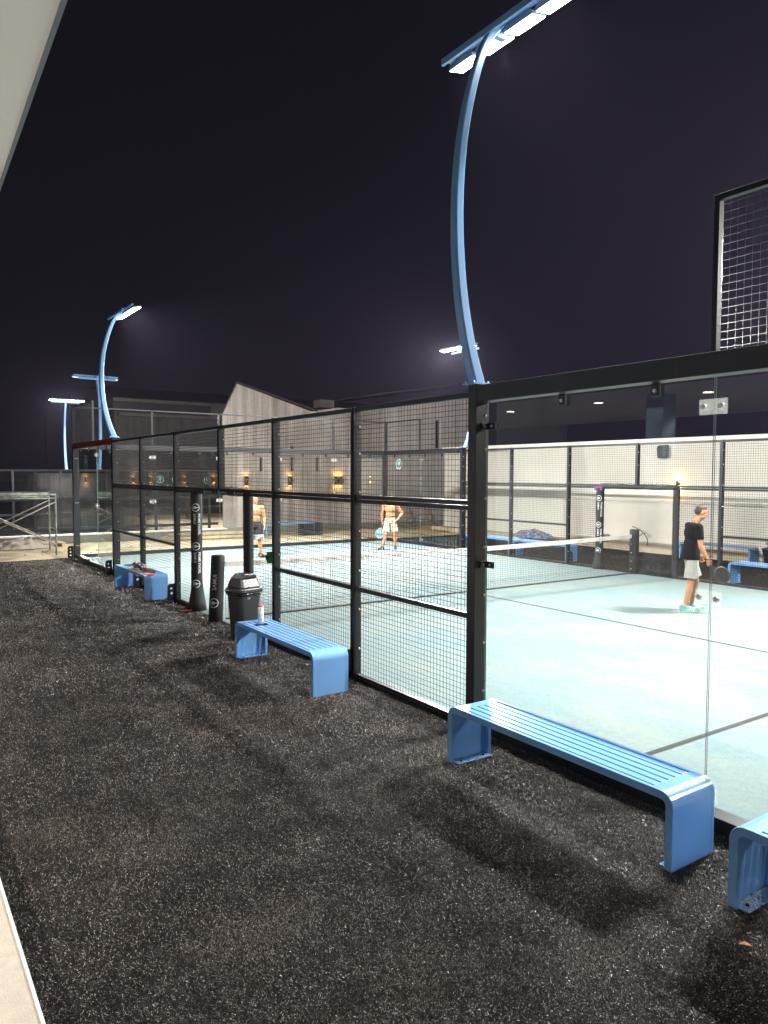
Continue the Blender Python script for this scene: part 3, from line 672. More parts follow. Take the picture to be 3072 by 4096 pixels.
def net_post(label, x, y, lean):
    T = thing('net_post', label, 'net post', (x, y, 0), 0)
    mb = MB(); n = 24; prof = [(0.10, 0), (.112, .01), (.112, .3), (.108, .6), (.109, .9), (.108, 1.02), (.095, 1.035), (.0, 1.036)]
    vs = [(r*math.cos(2*PI*k/n)+lean[0]*h, r*math.sin(2*PI*k/n)+lean[1]*h, h) for r, h in prof for k in range(n)]
    mb._add(vs, [(i*n+k, i*n+(k+1)%n, (i+1)*n+(k+1)%n, (i+1)*n+k) for i in range(len(prof)-1) for k in range(n)]+[tuple(reversed(range(n)))], 0, True)
    s_ = mb.build('padded_sleeve', 'padding', T)
    pr = MB(); a = R(-112); 
    if x < 3:
        wrap(pr, logo(.075), (0, 0, lean), .1135, a-.35, .30, rot=PI/2)
        wrap(pr, text('SAMUI', .085), (0, 0, lean), .1138, a-.10, .50, rot=PI/2)
        pr.build('printed_logo', 'print_white', s_, fix=False)
    mb = MB()
    for z in (.12, .3, .5, .7, .9): mb.ell((-.113+lean[0]*z if x > 3 else .113+lean[0]*z, lean[1]*z-.01, z), (.006, .012, .012), 8, 5)
    mb.build('eyelet', 'bolt_steel', s_); return T
net_post('leaning black padded net post standing in the doorway beside the grey bin', -.07, 5.97, (.045, -.01))
net_post('black padded net post at the far end of the net', XW+.0, 5.97, (0, 0))

# ================================================================= BENCHES
def bench_mesh():
    T = thing('bench', 'blue bench', 'bench'); L, Wd, H = 2.04, .425, .462; th = .05; ro = .085
    def U(y0, y1, inset, t_):           # inverted U band between y0..y1 with thickness t_
        o, i_ = [], []
        def path(off):
            r = ro-off; pts = [(-L/2+off, 0)]
            for k in range(9): a = PI-k*PI/2/8; pts.append((-L/2+ro+r*math.cos(a), H-ro+r*math.sin(a)))
            for k in range(9): a = PI/2-k*PI/2/8; pts.append((L/2-ro+r*math.cos(a), H-ro+r*math.sin(a)))
            pts.append((L/2-off, 0)); return pts
        A, B = path(inset), path(inset+t_); mb = MB(); n = len(A); vs = []
        for y in (y0, y1):
            for q in A+B: vs.append((y, q[0], q[1]))
        fs = []
        for k in range(n-1):
            fs += [(k, k+1, n+k+1, n+k), (2*n+k, 3*n+k, 3*n+k+1, 2*n+k+1), (k, 2*n+k, 2*n+k+1, k+1), (n+k, n+k+1, 3*n+k+1, 3*n+k)]
        fs += [(0, n, 3*n, 2*n), (n-1, 3*n-1, 4*n-1, 2*n-1)]
        mb._add(vs, fs, 0, False); return mb
    for y0 in (-Wd/2, Wd/2-.03): 
        o = U(y0, y0+.03, 0, th).build('side_frame', 'blue_paint', T, bevel=.0025)
    for sgn in (-1, 1):                  # end panels with the bend
        pts = [(sgn*(L/2-.0015), .0)]
        for k in range(9): a = k*PI/2/8; r = ro-.0015; pts.append((sgn*(L/2-ro+r*math.cos(a)), H-ro+r*math.sin(a)))
        pts.append((sgn*(L/2-.155), H-.0015)); q = []
        t_ = .008
        for k in range(len(pts)):
            if k == 0: q.append((pts[0][0]-sgn*t_, 0))
            elif k == len(pts)-1: q.append((pts[k][0], pts[k][1]-t_))
            else: a = (k-1)*PI/2/8; r = ro-.0015-t_; q.append((sgn*(L/2-ro+r*math.cos(a)), H-ro+r*math.sin(a)))
        mb = MB(); n = len(pts); vs = []
        for y in (-Wd/2+.03, Wd/2-.03):
            for v in pts+q: vs.append((y, v[0], v[1]))
        fs = []
        for k in range(n-1): fs += [(k, k+1, n+k+1, n+k), (2*n+k, 3*n+k, 3*n+k+1, 2*n+k+1), (k, 2*n+k, 2*n+k+1, k+1), (n+k, n+k+1, 3*n+k+1, 3*n+k)]
        fs += [(0, n, 3*n, 2*n), (n-1, 3*n-1, 4*n-1, 2*n-1)]
        mb._add(vs, fs, 0, False); mb.build('leg', 'blue_paint', T)
        mb = MB(); mb.box(-Wd/2+.031, min(sgn*(L/2-.105), sgn*(L/2-.011)), .0, Wd/2-.031, max(sgn*(L/2-.105), sgn*(L/2-.011)), .0025)
        fl = mb.build('foot_flange', 'blue_paint', T); b = MB()
        for y in (-.12, .12): b.cyl((y, sgn*(L/2-.06), .0025), (y, sgn*(L/2-.06), .012), .012, .010, 6)
        b.build('bolt', 'print_black', fl)
    gap = .016; w = (Wd-.06-gap*6)/5
    for k in range(5):
        y0 = -Wd/2+.03+gap+k*(w+gap) ; mb = MB(); mb.box(y0, -(L/2-.156), H-.028, y0+w, L/2-.156, H-.0012); mb.build('slat', 'blue_paint', T, bevel=.002)
    mb = MB(); mb.box(-Wd/2+.03, -.03, H-.05, Wd/2-.03, .03, H-.030); mb.build('crosspiece', 'blue_paint', T)
    return T
B0 = bench_mesh()
BENCHES = [((-.465, -1.545), 0, 'blue slatted bench in front of the clear glass pane, longest in view', 'benches beside the path'),
 ((-.50, -3.955), 0, 'blue bench cut off by the lower right corner of the photo', 'benches beside the path'),
 ((-.535, 2.60), 0, 'blue bench beside the grey bin with a white can on it', 'benches beside the path'),
 ((-.235, 9.42), 0, 'blue bench with a heap of crumpled clothes and orange pouch on it', 'benches beside the path'),
 ((10.76, 11.50), 0, 'blue bench outside the far fence in front of the patterned cloth', 'benches beyond the court'),
 ((10.76, 9.36), 0, 'blue bench outside the far fence behind the middle of the net', 'benches beyond the court'),
 ((14.15, 6.30), 0, 'blue bench by the white wall behind the man in black shirt', 'benches beyond the court'),
 ((10.80, 2.85), 0, 'blue bench outside the far fence at the right edge of the photo', 'benches beyond the court'),
 ((8.40, 20.1), PI/2, 'blue bench by the concrete hall with a black crate in front', 'benches beyond the court')]
kids = {}
for o in bpy.data.objects:
    if o.parent: kids.setdefault(o.parent.name, []).append(o)
def clone(o, parent=None, first=True):
    c = o.copy(); COL.objects.link(c); c.parent = parent
    for ch in kids.get(o.name, []): clone(ch, c)
    return c
for i, ((x, y), rz, lab, grp) in enumerate(BENCHES):
    b = B0 if i == 0 else clone(B0)
    b.location = (x, y, 0.002); b.rotation_euler.z = rz+random.uniform(-.006, .006); b['label'] = lab; b['group'] = grp

# ---------------------------------------------------------------- bin, can, phones, clothes
T = thing('waste_bin', 'dark grey plastic bin with swing lid and black bag rim', 'bin', (-.21, 4.55, 0), R(14))
def frust(mb, w0, d0, z0, w1, d1, z1, cr=.22, mi=0, n=6):
    def ring(w, d, z):
        r = min(w, d)*cr; out = []
        for cx, cy, a0 in ((w/2-r, d/2-r, 0), (-w/2+r, d/2-r, PI/2), (-w/2+r, -d/2+r, PI), (w/2-r, -d/2+r, 1.5*PI)):
            for k in range(n): a = a0+k*PI/2/(n-1); out.append((cx+r*math.cos(a), cy+r*math.sin(a), z))
        return out
    A, B = ring(w0, d0, z0), ring(w1, d1, z1); m_ = len(A)
    mb._add(A+B, [(k, (k+1)%m_, m_+(k+1)%m_, m_+k) for k in range(m_)]+[tuple(reversed(range(m_))), tuple(m_+k for k in range(m_))], mi, False)
mb = MB(); frust(mb, .30, .26, 0, .39, .34, .66); frust(mb, .385, .335, .60, .42, .37, .645) if False else None
bo = mb.build('bin_body', 'bin_plastic', T, bevel=.004)
mb = MB(); plane_print(mb, text('yes', .035), (-.07, -.172, .585), (1,0,0), (0,.0,1)); mb.build('printed_mark', 'print_white', bo, fix=False)
mb = MB(); n = 44; vs = []
for r_, z in ((.0, .632), (.012, .648), (.015, .665), (.0, .672)):
    for k in range(n):
        a = 2*PI*k/n; ca, sa = math.cos(a), math.sin(a); q = 1/max(abs(ca)/.2, abs(sa)/.175)*.99; q = min(q, .235); jit = random.uniform(-.004, .008)
        vs.append(((q+r_+jit)*ca, (q+r_+jit)*sa, z+random.uniform(-.010, .006)))
mb._add(vs, [(i*n+k, i*n+(k+1)%n, (i+1)*n+(k+1)%n, (i+1)*n+k) for i in range(3) for k in range(n)], 0, True); mb.build('bin_bag', 'bin_bag', T)
mb = MB(); frust(mb, .45, .40, .672, .46, .41, .70); frust(mb, .43, .38, .70, .40, .35, .735); frust(mb, .395, .345, .735, .33, .24, .86)
mb.prism([(-.165, .86), (.165, .86), (.11, .915), (-.07, .925)], -.105, .105, 'y'); li = mb.build('bin_lid', 'bin_plastic', T, bevel=.012)
mb = MB(); mb._add([(-.190,-.10,.775),(-.190,.10,.775),(-.150,.09,.862),(-.150,-.09,.862)], [(0,1,2,3)]); mb.box(-.2,-.11,.755,-.186,.11,.765); mb.build('lid_flap', 'bin_plastic', li)

thing('drink_can', 'tall white can with black diamond and red rim on the bench', 'can', (-.51, 3.36, .464)).scale = (1.4, 1.4, 1.4); T = bpy.data.objects['drink_can']
mb = MB(); mb.lathe([(.022, 0), (.0265, .006), (.0265, .142), (.021, .152)], n=20); bo = mb.build('can_body', 'can_white', T)
mb = MB(); mb.lathe([(.022, .1415), (.0268, .1415), (.0240, .151), (.0215, .155), (.0195, .155)], n=20); mb.build('rim', 'can_red', T)
d = flat([[(0,.055),(.017,0),(0,-.055),(-.017,0)],[(0,.049),(.0145,0),(0,-.049),(-.0145,0)]]); mb = MB(); wrap(mb, ([(x,y) for x,y,z in d[0]], d[1]), (0,0), .0272, R(-112), .072); mb.build('printed_diamond', 'print_black', bo, fix=False)
def slab(name, label, cat, loc, rz, w, l_, h, m_, m2=None):
    T = thing(name, label, cat, loc, rz); mb = MB(); mb.box(-w/2, -l_/2, 0, w/2, l_/2, h); mb.build('case', m_, T, bevel=min(h*.4, .004))
    mb = MB(); mb.box(-w/2+.004, -l_/2+.004, h, w/2-.004, l_/2-.004, h+.0006); mb.build('screen', m2 or 'glass_dark', T); return T
slab('phone', 'black phone lying beside the white can', 'phone', (-.57, 3.21, .464), R(78), .075, .155, .010, 'phone_body')
slab('phone', 'black phone lying behind the orange pouch', 'phone', (-.23, 8.72, .464), R(20), .075, .155, .010, 'phone_body')

def crumple(name, label, cat, c, rx, ry, h, m_, seed=0, fold=7.0, n=34, parent=None):
    rn = random.Random(seed); vs = []; 
    for i in range(n+1):
        for j in range(n+1):
            u, v = -1+2*i/n, -1+2*j/n; r = math.sqrt(u*u+v*v)
            k = 1/max(1, r)**.6; x, y = u*k*rx, v*k*ry
            nz = noise.noise(Vector((u*2.3+seed, v*2.3, seed*.7))); rid = 1-abs(noise.noise(Vector((u*fold*.5+seed, v*fold*.3, 3.1+seed))))*2.2
            z = max(0.004, h*(1-min(1, r)**2.2)*(.45+.5*nz+.45*max(0, rid)))
            x += .05*rx*noise.noise(Vector((v*4, u*4, seed+9))); y += .05*ry*noise.noise(Vector((u*4, v*4, seed+5)))
            vs.append((x, y, z))
    N = n+1; fs = [(i*N+j, (i+1)*N+j, (i+1)*N+j+1, i*N+j+1) for i in range(n) for j in range(n)]
    mb = MB(); mb._add(vs, fs, 0, True); b = len(vs)
    mb._add([(x, y, 0.0) for x, y, z in vs], [tuple(reversed(f)) for f in fs], 0, True)
    o = mb.build(name, m_, parent, loc=c, fix=False)
    if not parent: tag(o, label, cat)
    return o
crumple('clothes_heap', 'crumpled grey shirt heaped on the far path bench', 'clothes', (-.22, 9.52, .463), .17, .42, .13, 'grey_fabric', 3)
crumple('clothes_heap', 'black garment spilling over the bench edge below the grey shirt', 'clothes', (-.27, 9.18, .463), .20, .46, .055, 'black_fabric', 8)
slab('orange_pouch', 'small orange pouch at the near end of the cluttered bench', 'pouch', (-.33, 8.53, .464), R(15), .13, .22, .016, 'orange_fabric', 'orange_fabric')
slab('orange_strip', 'small flat orange scrap lying on the turf by the padded door post', 'scrap', (-.17, 6.97, .02), R(70), .05, .16, .008, 'orange_fabric', 'orange_fabric')
mb = MB(); mb._add([(0,-.03,.0),(.018,0,.008),(0,.034,.002),(-.018,0,.010)], [(0,1,2,3)]); mb._add([(0,-.03,-.001),(.018,0,.007),(0,.034,.001),(-.018,0,.009)], [(3,2,1,0)])
tag(mb.build('fallen_leaf', 'leaf_dry', loc=(-.98, -3.19, .022), rotz=.7, fix=False), 'single dry brown leaf on the black turf near the corner bench', 'leaf')

# ================================================================= PEOPLE
def remesh(mb, name, mats, vox, parent, smooth=6, loc=None):
    me = mb.mesh(name, mats); o = bpy.data.objects.new(name, me); COL.objects.link(o)
    r = o.modifiers.new('r', 'REMESH'); r.mode = 'VOXEL'; r.voxel_size = vox; r.use_smooth_shade = True
    s = o.modifiers.new('s', 'SMOOTH'); s.iterations = smooth; s.factor = .5
    dg = bpy.context.evaluated_depsgraph_get(); dg.update()
    m2 = bpy.data.meshes.new_from_object(o.evaluated_get(dg)); m2.name = name
    m2.materials.clear(); m2.materials.append(MAT[mats if isinstance(mats, str) else mats[0]])
    o.modifiers.clear(); o.data = m2; bpy.data.meshes.remove(me)
    if parent: o.parent = parent
    return o
V = Vector
def hand(mb, wrist, d, pal, side, sc=1.0, curl=.5):
    """d: direction to the fingers, pal: palm facing direction, side: +1/-1 thumb side along d x pal"""
    d = V(d).normalized(); pal = V(pal); pal = (pal-d*pal.dot(d)).normalized(); th = d.cross(pal)*side; w = V(wrist)
    for q in (-.028, -.01, .01, .028): mb.cap(w+d*.005*sc+th*q*.6*sc, w+d*.088*sc+th*q*sc, .0145*sc, .0125*sc, 8)
    for i, (q, L) in enumerate(((.031, .070), (.011, .080), (-.010, .074), (-.031, .058))):
        p = w+d*.088*sc+th*q*sc; a = curl*.35; ax = d
        for k, f in enumerate((.45, .32, .23)):
            ang = a+curl*(.9 if k else .5)*(k+.6); dr = (d*math.cos(ang)+pal*math.sin(ang)).normalized(); p2 = p+dr*(L*f*sc)
            mb.cap(p, p2, (.0098-.001*k)*sc, (.0092-.001*k)*sc, 7); p = p2
    p = w+d*.028*sc+th*.030*sc; p2 = p+(d*.55+th*.6+pal*.35).normalized()*.042*sc; p3 = p2+(d*.8+th*.05+pal*.5).normalized()*.034*sc
    mb.cap(p, p2, .013*sc, .0115*sc, 7); mb.cap(p2, p3, .0112*sc, .0095*sc, 7)
def shoe(T, ankle, toe, m_, sole, stripe=None, h=.085):
    a = V(ankle); f = V(toe)-a; f.z = 0; L = f.length; f.normalize(); sdir = V((-f.y, f.x, 0)); heel = a-f*.07; heel.z = 0
    mb = MB(); ln = .29
    for k in range(9):
        q = k/8; p = heel+f*(ln*q); hh = (.075*(1-q)**.6+.030) if q < .9 else .03; w = .036+.014*math.sin(PI*min(1, q*1.1))
        mb.ell(p+V((0,0,.022+hh*.45)), (.032, .032, hh*.5+.012), 10, 7)
        mb.ell(p+V((0,0,.035))+sdir*(w-.03), (.03, .03, .022), 8, 5); mb.ell(p+V((0,0,.035))-sdir*(w-.03), (.03, .03, .022), 8, 5)
    mb.cap(a+V((0,0,-.01)), a+V((0,0,.02)), .043, .042, 10)
    o = remesh(mb, 'shoe', m_, .006, T, 4)
    mb = MB(); vs = []; n = 24
    for z in (0.004, .028):
        for k in range(n):
            an = 2*PI*k/n; q = heel+f*(ln*.5-.003)+f*(math.cos(an)*(ln*.5+.028))+sdir*(math.sin(an)*(.044 if math.cos(an) > -.3 else .038)); vs.append((q.x, q.y, z))
    mb._add(vs, [(k, (k+1)%n, n+(k+1)%n, n+k) for k in range(n)]+[tuple(reversed(range(n))), tuple(n+k for k in range(n))], 0, False); mb.build('sole', sole, o)
    if stripe:
        mb = MB()
        for k in (0, 1, 2): c = heel+f*(.12+.035*k)+V((0,0,.062-.005*k)); mb.tube([c-sdir*.046+V((0,0,-.022)), c-sdir*.044+f*.02, c-sdir*.028+f*.03+V((0,0,.025))], .0045, 5)
        mb.build('stripe', stripe, o)
def head(body, T, c, fwd, up, skin_mb, hair='hair_dark', sc=1.0, beard=False):
    c = V(c); up = V(up).normalized(); fwd = V(fwd); fwd = (fwd-up*fwd.dot(up)).normalized(); lf = up.cross(fwd)
    rot = Matrix((fwd, lf, up)).transposed(); P = lambda a, b, z: c+(fwd*a+lf*b+up*z)*sc
    E = lambda p, r: skin_mb.ell(P(*p), tuple(q*sc for q in r), 16, 11, rot=rot)
    E((-.012, 0, .028), (.096, .076, .092)); E((.022, 0, -.030), (.066, .059, .078)); E((.040, 0, -.082), (.040, .036, .028)); E((.060, 0, .03), (.034, .055, .03))
    E((.094, 0, -.012), (.014, .011, .026)); E((.104, 0, -.026), (.014, .014, .011)); E((.072, 0, -.060), (.022, .026, .012))
    for s in (-1, 1): E((-.010, s*.077, -.005), (.017, .008, .030)); E((.062, s*.036, -.022), (.022, .018, .018)); E((.010, s*.048, -.062), (.045, .018, .025))
    mb = MB()
    def H(p, r): mb.ell(P(*p), tuple(q*sc for q in r), 18, 12, rot=rot)
    H((-.016, 0, .066), (.090, .072, .066)); H((-.036, 0, .028), (.078, .0765, .076)); H((.030, 0, .094), (.058, .056, .036))
    o = remesh(mb, 'hair', hair, .006*sc, T, 1)
    mb = MB()
    for s in (-1, 1): mb.ell(P(.083, s*.031, .004), (.007*sc, .010*sc, .0045*sc), 10, 6, rot=rot)
    mb.build('eyes', 'eye_dark', T); mb = MB()
    for s in (-1, 1): mb.tube([P(.090, s*.014, .022), P(.090, s*.032, .027), P(.078, s*.048, .020)], .0028*sc, 5)
    mb.build('eyebrows', hair, T)
    mb = MB(); mb.tube([P(.082, -.022, -.064), P(.094, 0, -.062), P(.082, .022, -.064)], .0045*sc, 5); mb.build('lips', 'lip', T)
def person(label, loc, heading, J, skin='skin', shirt=None, shorts='shorts_grey', shorts2=None, shoes=('shoe_teal', 'sole_green', 'print_white'), hn=((0,0,-1),(0,0,-1)), pal=((0,1,0),(0,-1,0)), curl=(.5,.5), hf=(1,0,0), hup=(0,0,1), vox=.0075, build=1.0):
    T = thing('person', label, 'person', (*loc, .006), heading)
    mb = MB(); j = {k: V(v) for k, v in J.items()}; pe, ch, nk, hd = j['pelvis'], j['chest'], j['neck'], j['head']; b = build
    sp = (ch-pe)
    mb.ell(pe, (.115*b, .160*b, .115)); mb.ell(pe+sp*.45, (.105*b, .145*b, .15)); mb.ell(ch, (.120*b, .165*b, .165)); mb.ell(ch+V((-.005,0,.10)), (.09*b, .15*b, .07))
    mb.cap(ch+V((0,0,.12)), nk+V((0,0,.01)), .07, .056); mb.cap(nk, hd+V((-.01,0,-.05)), .056, .055)
    for s in 'rl':
        sh, el, wr = j['sh'+s], j['el'+s], j['wr'+s]; hi, kn, an = j['hi'+s], j['kn'+s], j['an'+s]
        mb.cap(ch+V((0,0,.09)), sh+V((0,0,-.0)), .068, .060*b); mb.cap(sh, el, .054*b, .040*b); mb.cap(sh+(el-sh)*.2, sh+(el-sh)*.6, .055*b, .048*b)
        mb.cap(el, wr, .040*b, .026*b); mb.cap(el+(wr-el)*.12, el+(wr-el)*.4, .044*b, .040*b)
        mb.cap(hi, kn, .085*b, .054*b); mb.cap(kn, kn+(an-kn)*.35, .052*b, .055*b); mb.cap(kn+(an-kn)*.3, an, .056*b, .034*b)
        k = 0 if s == 'r' else 1
        hand(mb, wr, hn[k], pal[k], 1 if s == 'r' else -1, 1.0, curl[k])
        mb.ell(an+V((.05,0,-.03)), (.06, .034, .03))
    head(None, T, hd, hf, hup, mb)
    body = remesh(mb, 'body', skin, vox, T, 5)
    if shirt:
        mb = MB(); 
        mb.ell(pe+sp*.45, (.125*b, .158*b, .17)); mb.ell(ch, (.137*b, .178*b, .178)); mb.ell(ch+V((-.006,0,.105)), (.102*b, .162*b, .074)); mb.ell(pe+sp*.15, (.135*b, .168*b, .12))
        lo = pe+V((-.005,0,-.075)); n = 20; vs = []
        for c_, rx, ry in ((lo, .156*b, .202*b), (pe+sp*.5, .124*b, .158*b)):
            for k in range(n): vs.append(c_+V((rx*math.cos(2*PI*k/n), ry*math.sin(2*PI*k/n), 0)))
        mb._add(vs, [(k, (k+1)%n, n+(k+1)%n, n+k) for k in range(n)]+[tuple(reversed(range(n))), tuple(n+k for k in range(n))])
        mb.cyl(ch+V((0,0,.10)), nk+V((-.004,0,-.015)), .088, .066, 16)
        for s in 'rl':
            sh, el = j['sh'+s], j['el'+s]; mb.cap(ch+V((0,0,.095)), sh, .080, .072*b); mb.cyl(sh+(el-sh)*-.05, sh+(el-sh)*.66, .070*b, .067*b, 14); mb.ell(sh, (.072*b,)*3)
        remesh(mb, 'shirt', shirt, vox, T, 12)
    mb = MB(); mb.ell(pe+V((0,0,-.02)), (.128*b, .172*b, .115)); n = 20; vs = []
    for c_, rx, ry in ((pe+V((0,0,-.08)), .132*b, .175*b), (pe+V((0,0,.075)), .118*b, .158*b)):
        for k in range(n): vs.append(c_+V((rx*math.cos(2*PI*k/n), ry*math.sin(2*PI*k/n), 0)))
    mb._add(vs, [(k, (k+1)%n, n+(k+1)%n, n+k) for k in range(n)]+[tuple(reversed(range(n))), tuple(n+k for k in range(n))])
    low = MB()
    for s in 'rl':
        hi, kn = j['hi'+s], j['kn'+s]; dd = kn-hi
        mb.cyl(hi+V((0,0,.02)), hi+dd*(.78 if not shorts2 else .62), .100*b, .118*b, 16); mb.ell(hi, (.10*b,)*3)
        if shorts2: low.cyl(hi+dd*.4, hi+dd*.90, .112*b, .119*b, 16)
    remesh(mb, 'shorts', shorts, vox, T, 3)
    if shorts2: remesh(low, 'shorts_hem', shorts2, vox, T, 2)
    for s, sg in (('r', -1), ('l', 1)):
        an = j['an'+s]; t_ = j.get('toe'+s, an+V((.2, 0, 0))); shoe(T, an, t_, shoes[0], shoes[1], shoes[2])
    return T, body
def racket(T_or_loc, label, hand_p, d, nrm, face='racket_face', frame='print_black'):
    """loose racket: hand_p world grip point, d direction grip->head, nrm face normal"""
    T = thing('padel_racket', label, 'racket', tuple(hand_p)); d = V(d).normalized(); nrm = V(nrm); nrm = (nrm-d*nrm.dot(d)).normalized(); s = d.cross(nrm)
    rot = Matrix((s, d, nrm)).transposed()
    mb = MB(); mb.cap(-d*.06, d*.09, .015, .014, 10); mb.build('grip', 'print_black', T)
    hc = d*.27; out = circ(.128, 30, 0, 0, .14); holes = []
    for a in range(-3, 4):
        for b in range(-3, 4):
            if (a*a+b*b) <= 10: holes.append(circ(.0095, 6, a*.03, b*.032))
    V_, F_ = flat([out]+holes); mb = MB()
    for z, flip in ((-.016, True), (.016, False)): mb._add([hc+rot @ V((x, y, z)) for x, y, _ in V_], [tuple(reversed(f)) for f in F_] if flip else F_)
    mb.build('racket_face', face, T, fix=False)
    mb = MB(); mb.tube([hc+rot @ V((.130*math.cos(a), .142*math.sin(a), 0)) for a in [2*PI*k/32 for k in range(33)]], .019, 6)
    for sg in (-1, 1): mb.tube([d*.08+s*sg*.008, d*.12+s*sg*.035, d*.17+s*sg*.085], .011, 6)
    mb.build('frame', frame, T); return T
# right hand player: stands side on, looking to the right, racket hanging from the right hand
J1 = dict(pelvis=(0,0,.96), chest=(.035,0,1.33), neck=(.085,0,1.50), head=(.165,0,1.665), shr=(.045,-.185,1.435), shl=(.05,.185,1.435), elr=(.06,-.235,1.13), ell=(.10,.235,1.14), wrr=(.185,-.235,.90), wrl=(.24,.17,.93),
          hir=(.0,-.09,.90), hil=(.03,.09,.90), knr=(-.03,-.10,.48), knl=(.155,.10,.49), anr=(-.12,-.105,.085), anl=(.09,.12,.085), toer=(.1,-.115,0), toel=(.29,.15,0))
hd1 = math.atan2(-.563, .826)+.05
L1 = (6.93, 2.36)
person('man in black t-shirt and grey shorts holding a racket on court', L1, hd1, J1, shirt='shirt_black', hn=((.35,.05,-.93),(.4,-.1,-.9)), pal=((.2,.9,-.1),(-.1,-.9,0)), curl=(1.15,.8), hf=(1,-.03,-.10), hup=(.16,0,1), vox=.0065)
def to_world(loc, h, p): 
    c_, s_ = math.cos(h), math.sin(h); return V((loc[0]+c_*p[0]-s_*p[1], loc[1]+s_*p[0]+c_*p[1], p[2]+.006))
def dir_world(h, p): c_, s_ = math.cos(h), math.sin(h); return V((c_*p[0]-s_*p[1], s_*p[0]+c_*p[1], p[2]))
racket(None, 'black padel racket held low by the man in black t-shirt', to_world(L1, hd1, (.235,-.215,.80)), dir_world(hd1, (.78,.05,-.62)), dir_world(hd1, (.1,-1,.15)))
mb = MB(); wr = V((.178,-.235,.915)); mb.tube([wr+V((.031*math.cos(a), .031*math.sin(a), .008*math.cos(a))) for a in [2*PI*k/16 for k in range(17)]], .006, 6)
wb = mb.build('wristband', 'print_black', bpy.data.objects['person'])
# bare chested player behind the doorway, facing the camera
J2 = dict(pelvis=(0,0,.92), chest=(.01,0,1.27), neck=(.0,0,1.44), head=(.02,0,1.595), shr=(-.005,-.185,1.375), shl=(-.005,.185,1.375), elr=(-.03,-.26,1.09), ell=(-.03,.25,1.09), wrr=(.03,-.27,.85), wrl=(.05,.25,.84),
          hir=(.0,-.09,.87), hil=(.0,.09,.87), knr=(.02,-.10,.47), knl=(.03,.12,.47), anr=(-.02,-.10,.085), anl=(-.02,.15,.085), toer=(.15,-.17,0), toel=(.15,.27,0))
person('bare chested man in black and grey patterned shorts seen past the doorway', (4.18, 13.8), math.atan2(-.90, -.42), J2, skin='skin_bright', shorts='black_fabric', shorts2='shorts_camo', shoes=('black_fabric', 'print_black', None), curl=(.7,.6), hf=(1,.15,-.05), vox=.009)
# bare chested player in cream shorts, mid-stride
J3 = dict(pelvis=(0,0,.90), chest=(.02,0,1.25), neck=(.02,0,1.42), head=(.05,.02,1.57), shr=(.0,-.19,1.36), shl=(.01,.19,1.355), elr=(-.04,-.25,1.08), ell=(-.07,.36,1.12), wrr=(.05,-.24,.85), wrl=(.05,.23,.93),
          hir=(.0,-.09,.85), hil=(.0,.09,.85), knr=(.13,-.13,.46), knl=(.0,.14,.46), anr=(.16,-.24,.085), anl=(-.10,.16,.085), toer=(.33,-.33,0), toel=(.08,.17,0))
h3 = math.atan2(-.80, -.60); L3 = (8.45, 13.45)
person('bare chested man in cream shorts walking near the back glass', L3, h3, J3, skin='skin_bright', shorts='shorts_cream', shoes=('black_fabric', 'print_white', None), hn=((.3,-.1,-.9),(.2,-.6,-.7)), curl=(1.1,.6), hf=(.75,-.65,-.05), vox=.009)
racket(None, 'pale padel racket in the hand of the man in cream shorts', to_world(L3, h3, (.06,-.27,.77)), dir_world(h3, (.05,-.15,-1)), dir_world(h3, (.9,-.3,0)), 'racket_pale', 'lamp_housing')

# ================================================================= RIGHT: WHITE WALL AND ITS THINGS
T = thing('boundary_wall', 'long white wall with pale coping behind the far mesh fence', 'wall')
mb = MB(); mb.box(15.0, -8, -.1, 15.3, 19.0, 3.28); mb.build('wall_face', 'white_wall', T)
mb = MB(); mb.box(14.94, -8, 3.282, 15.36, 19.05, 3.40); mb.build('coping', 'coping', T, bevel=.006)
T = thing('wall_speaker', 'black loudspeaker bracketed high on the white wall', 'speaker', (14.9, 8.58, 3.0), R(20))
mb = MB(); mb.prism([(-.15,-.16),(.13,-.19),(.16,.10),(.10,.19),(-.15,.19)], -.11, .11, 'x'); mb.build('cabinet', 'speaker_black', T, bevel=.01)
mb = MB(); mb.prism([(-.13,-.14),(.11,-.165),(.135,.09),(.08,.165),(-.13,.165)], -.116, -.1105, 'x'); mb.build('grille', 'wire', T)
mb = MB(); mb.box(.11, -.03, -.03, .2, .03, .03); mb.build('bracket', 'speaker_black', T)
def sconce(loc, rz, label, power=14, sc=1.0, light=True):
    T = thing('wall_sconce', label, 'wall lamp', loc, rz, 'amber wall lamps'); mb = MB(); mb.cyl((-.07,0,-.09*sc), (-.07,0,.09*sc), .035*sc, n=14); mb.box(-.05,-.02,-.03, 0,.02,.03); mb.build('lamp_body', 'brass', T)
    mb = MB(); mb.cyl((-.07,0,.0905*sc), (-.07,0,.097*sc), .03*sc, n=12); mb.cyl((-.07,0,-.0905*sc), (-.07,0,-.097*sc), .03*sc, n=12); mb.build('bulb', 'amber', T)
    if light:
        for z in (.13, -.13):
            ld = bpy.data.lights.new('sconce_lamp', 'POINT'); ld.energy = power; ld.color = (1, .50, .12); ld.shadow_soft_size = .025; lo = bpy.data.objects.new('sconce_lamp', ld); COL.objects.link(lo); lo.parent = T; lo.location = (-.085, 0, z*sc)
    return T
sconce((15.0, 8.10, 2.06), 0, 'amber wall lamp glowing on the white wall beside the speaker', 9)
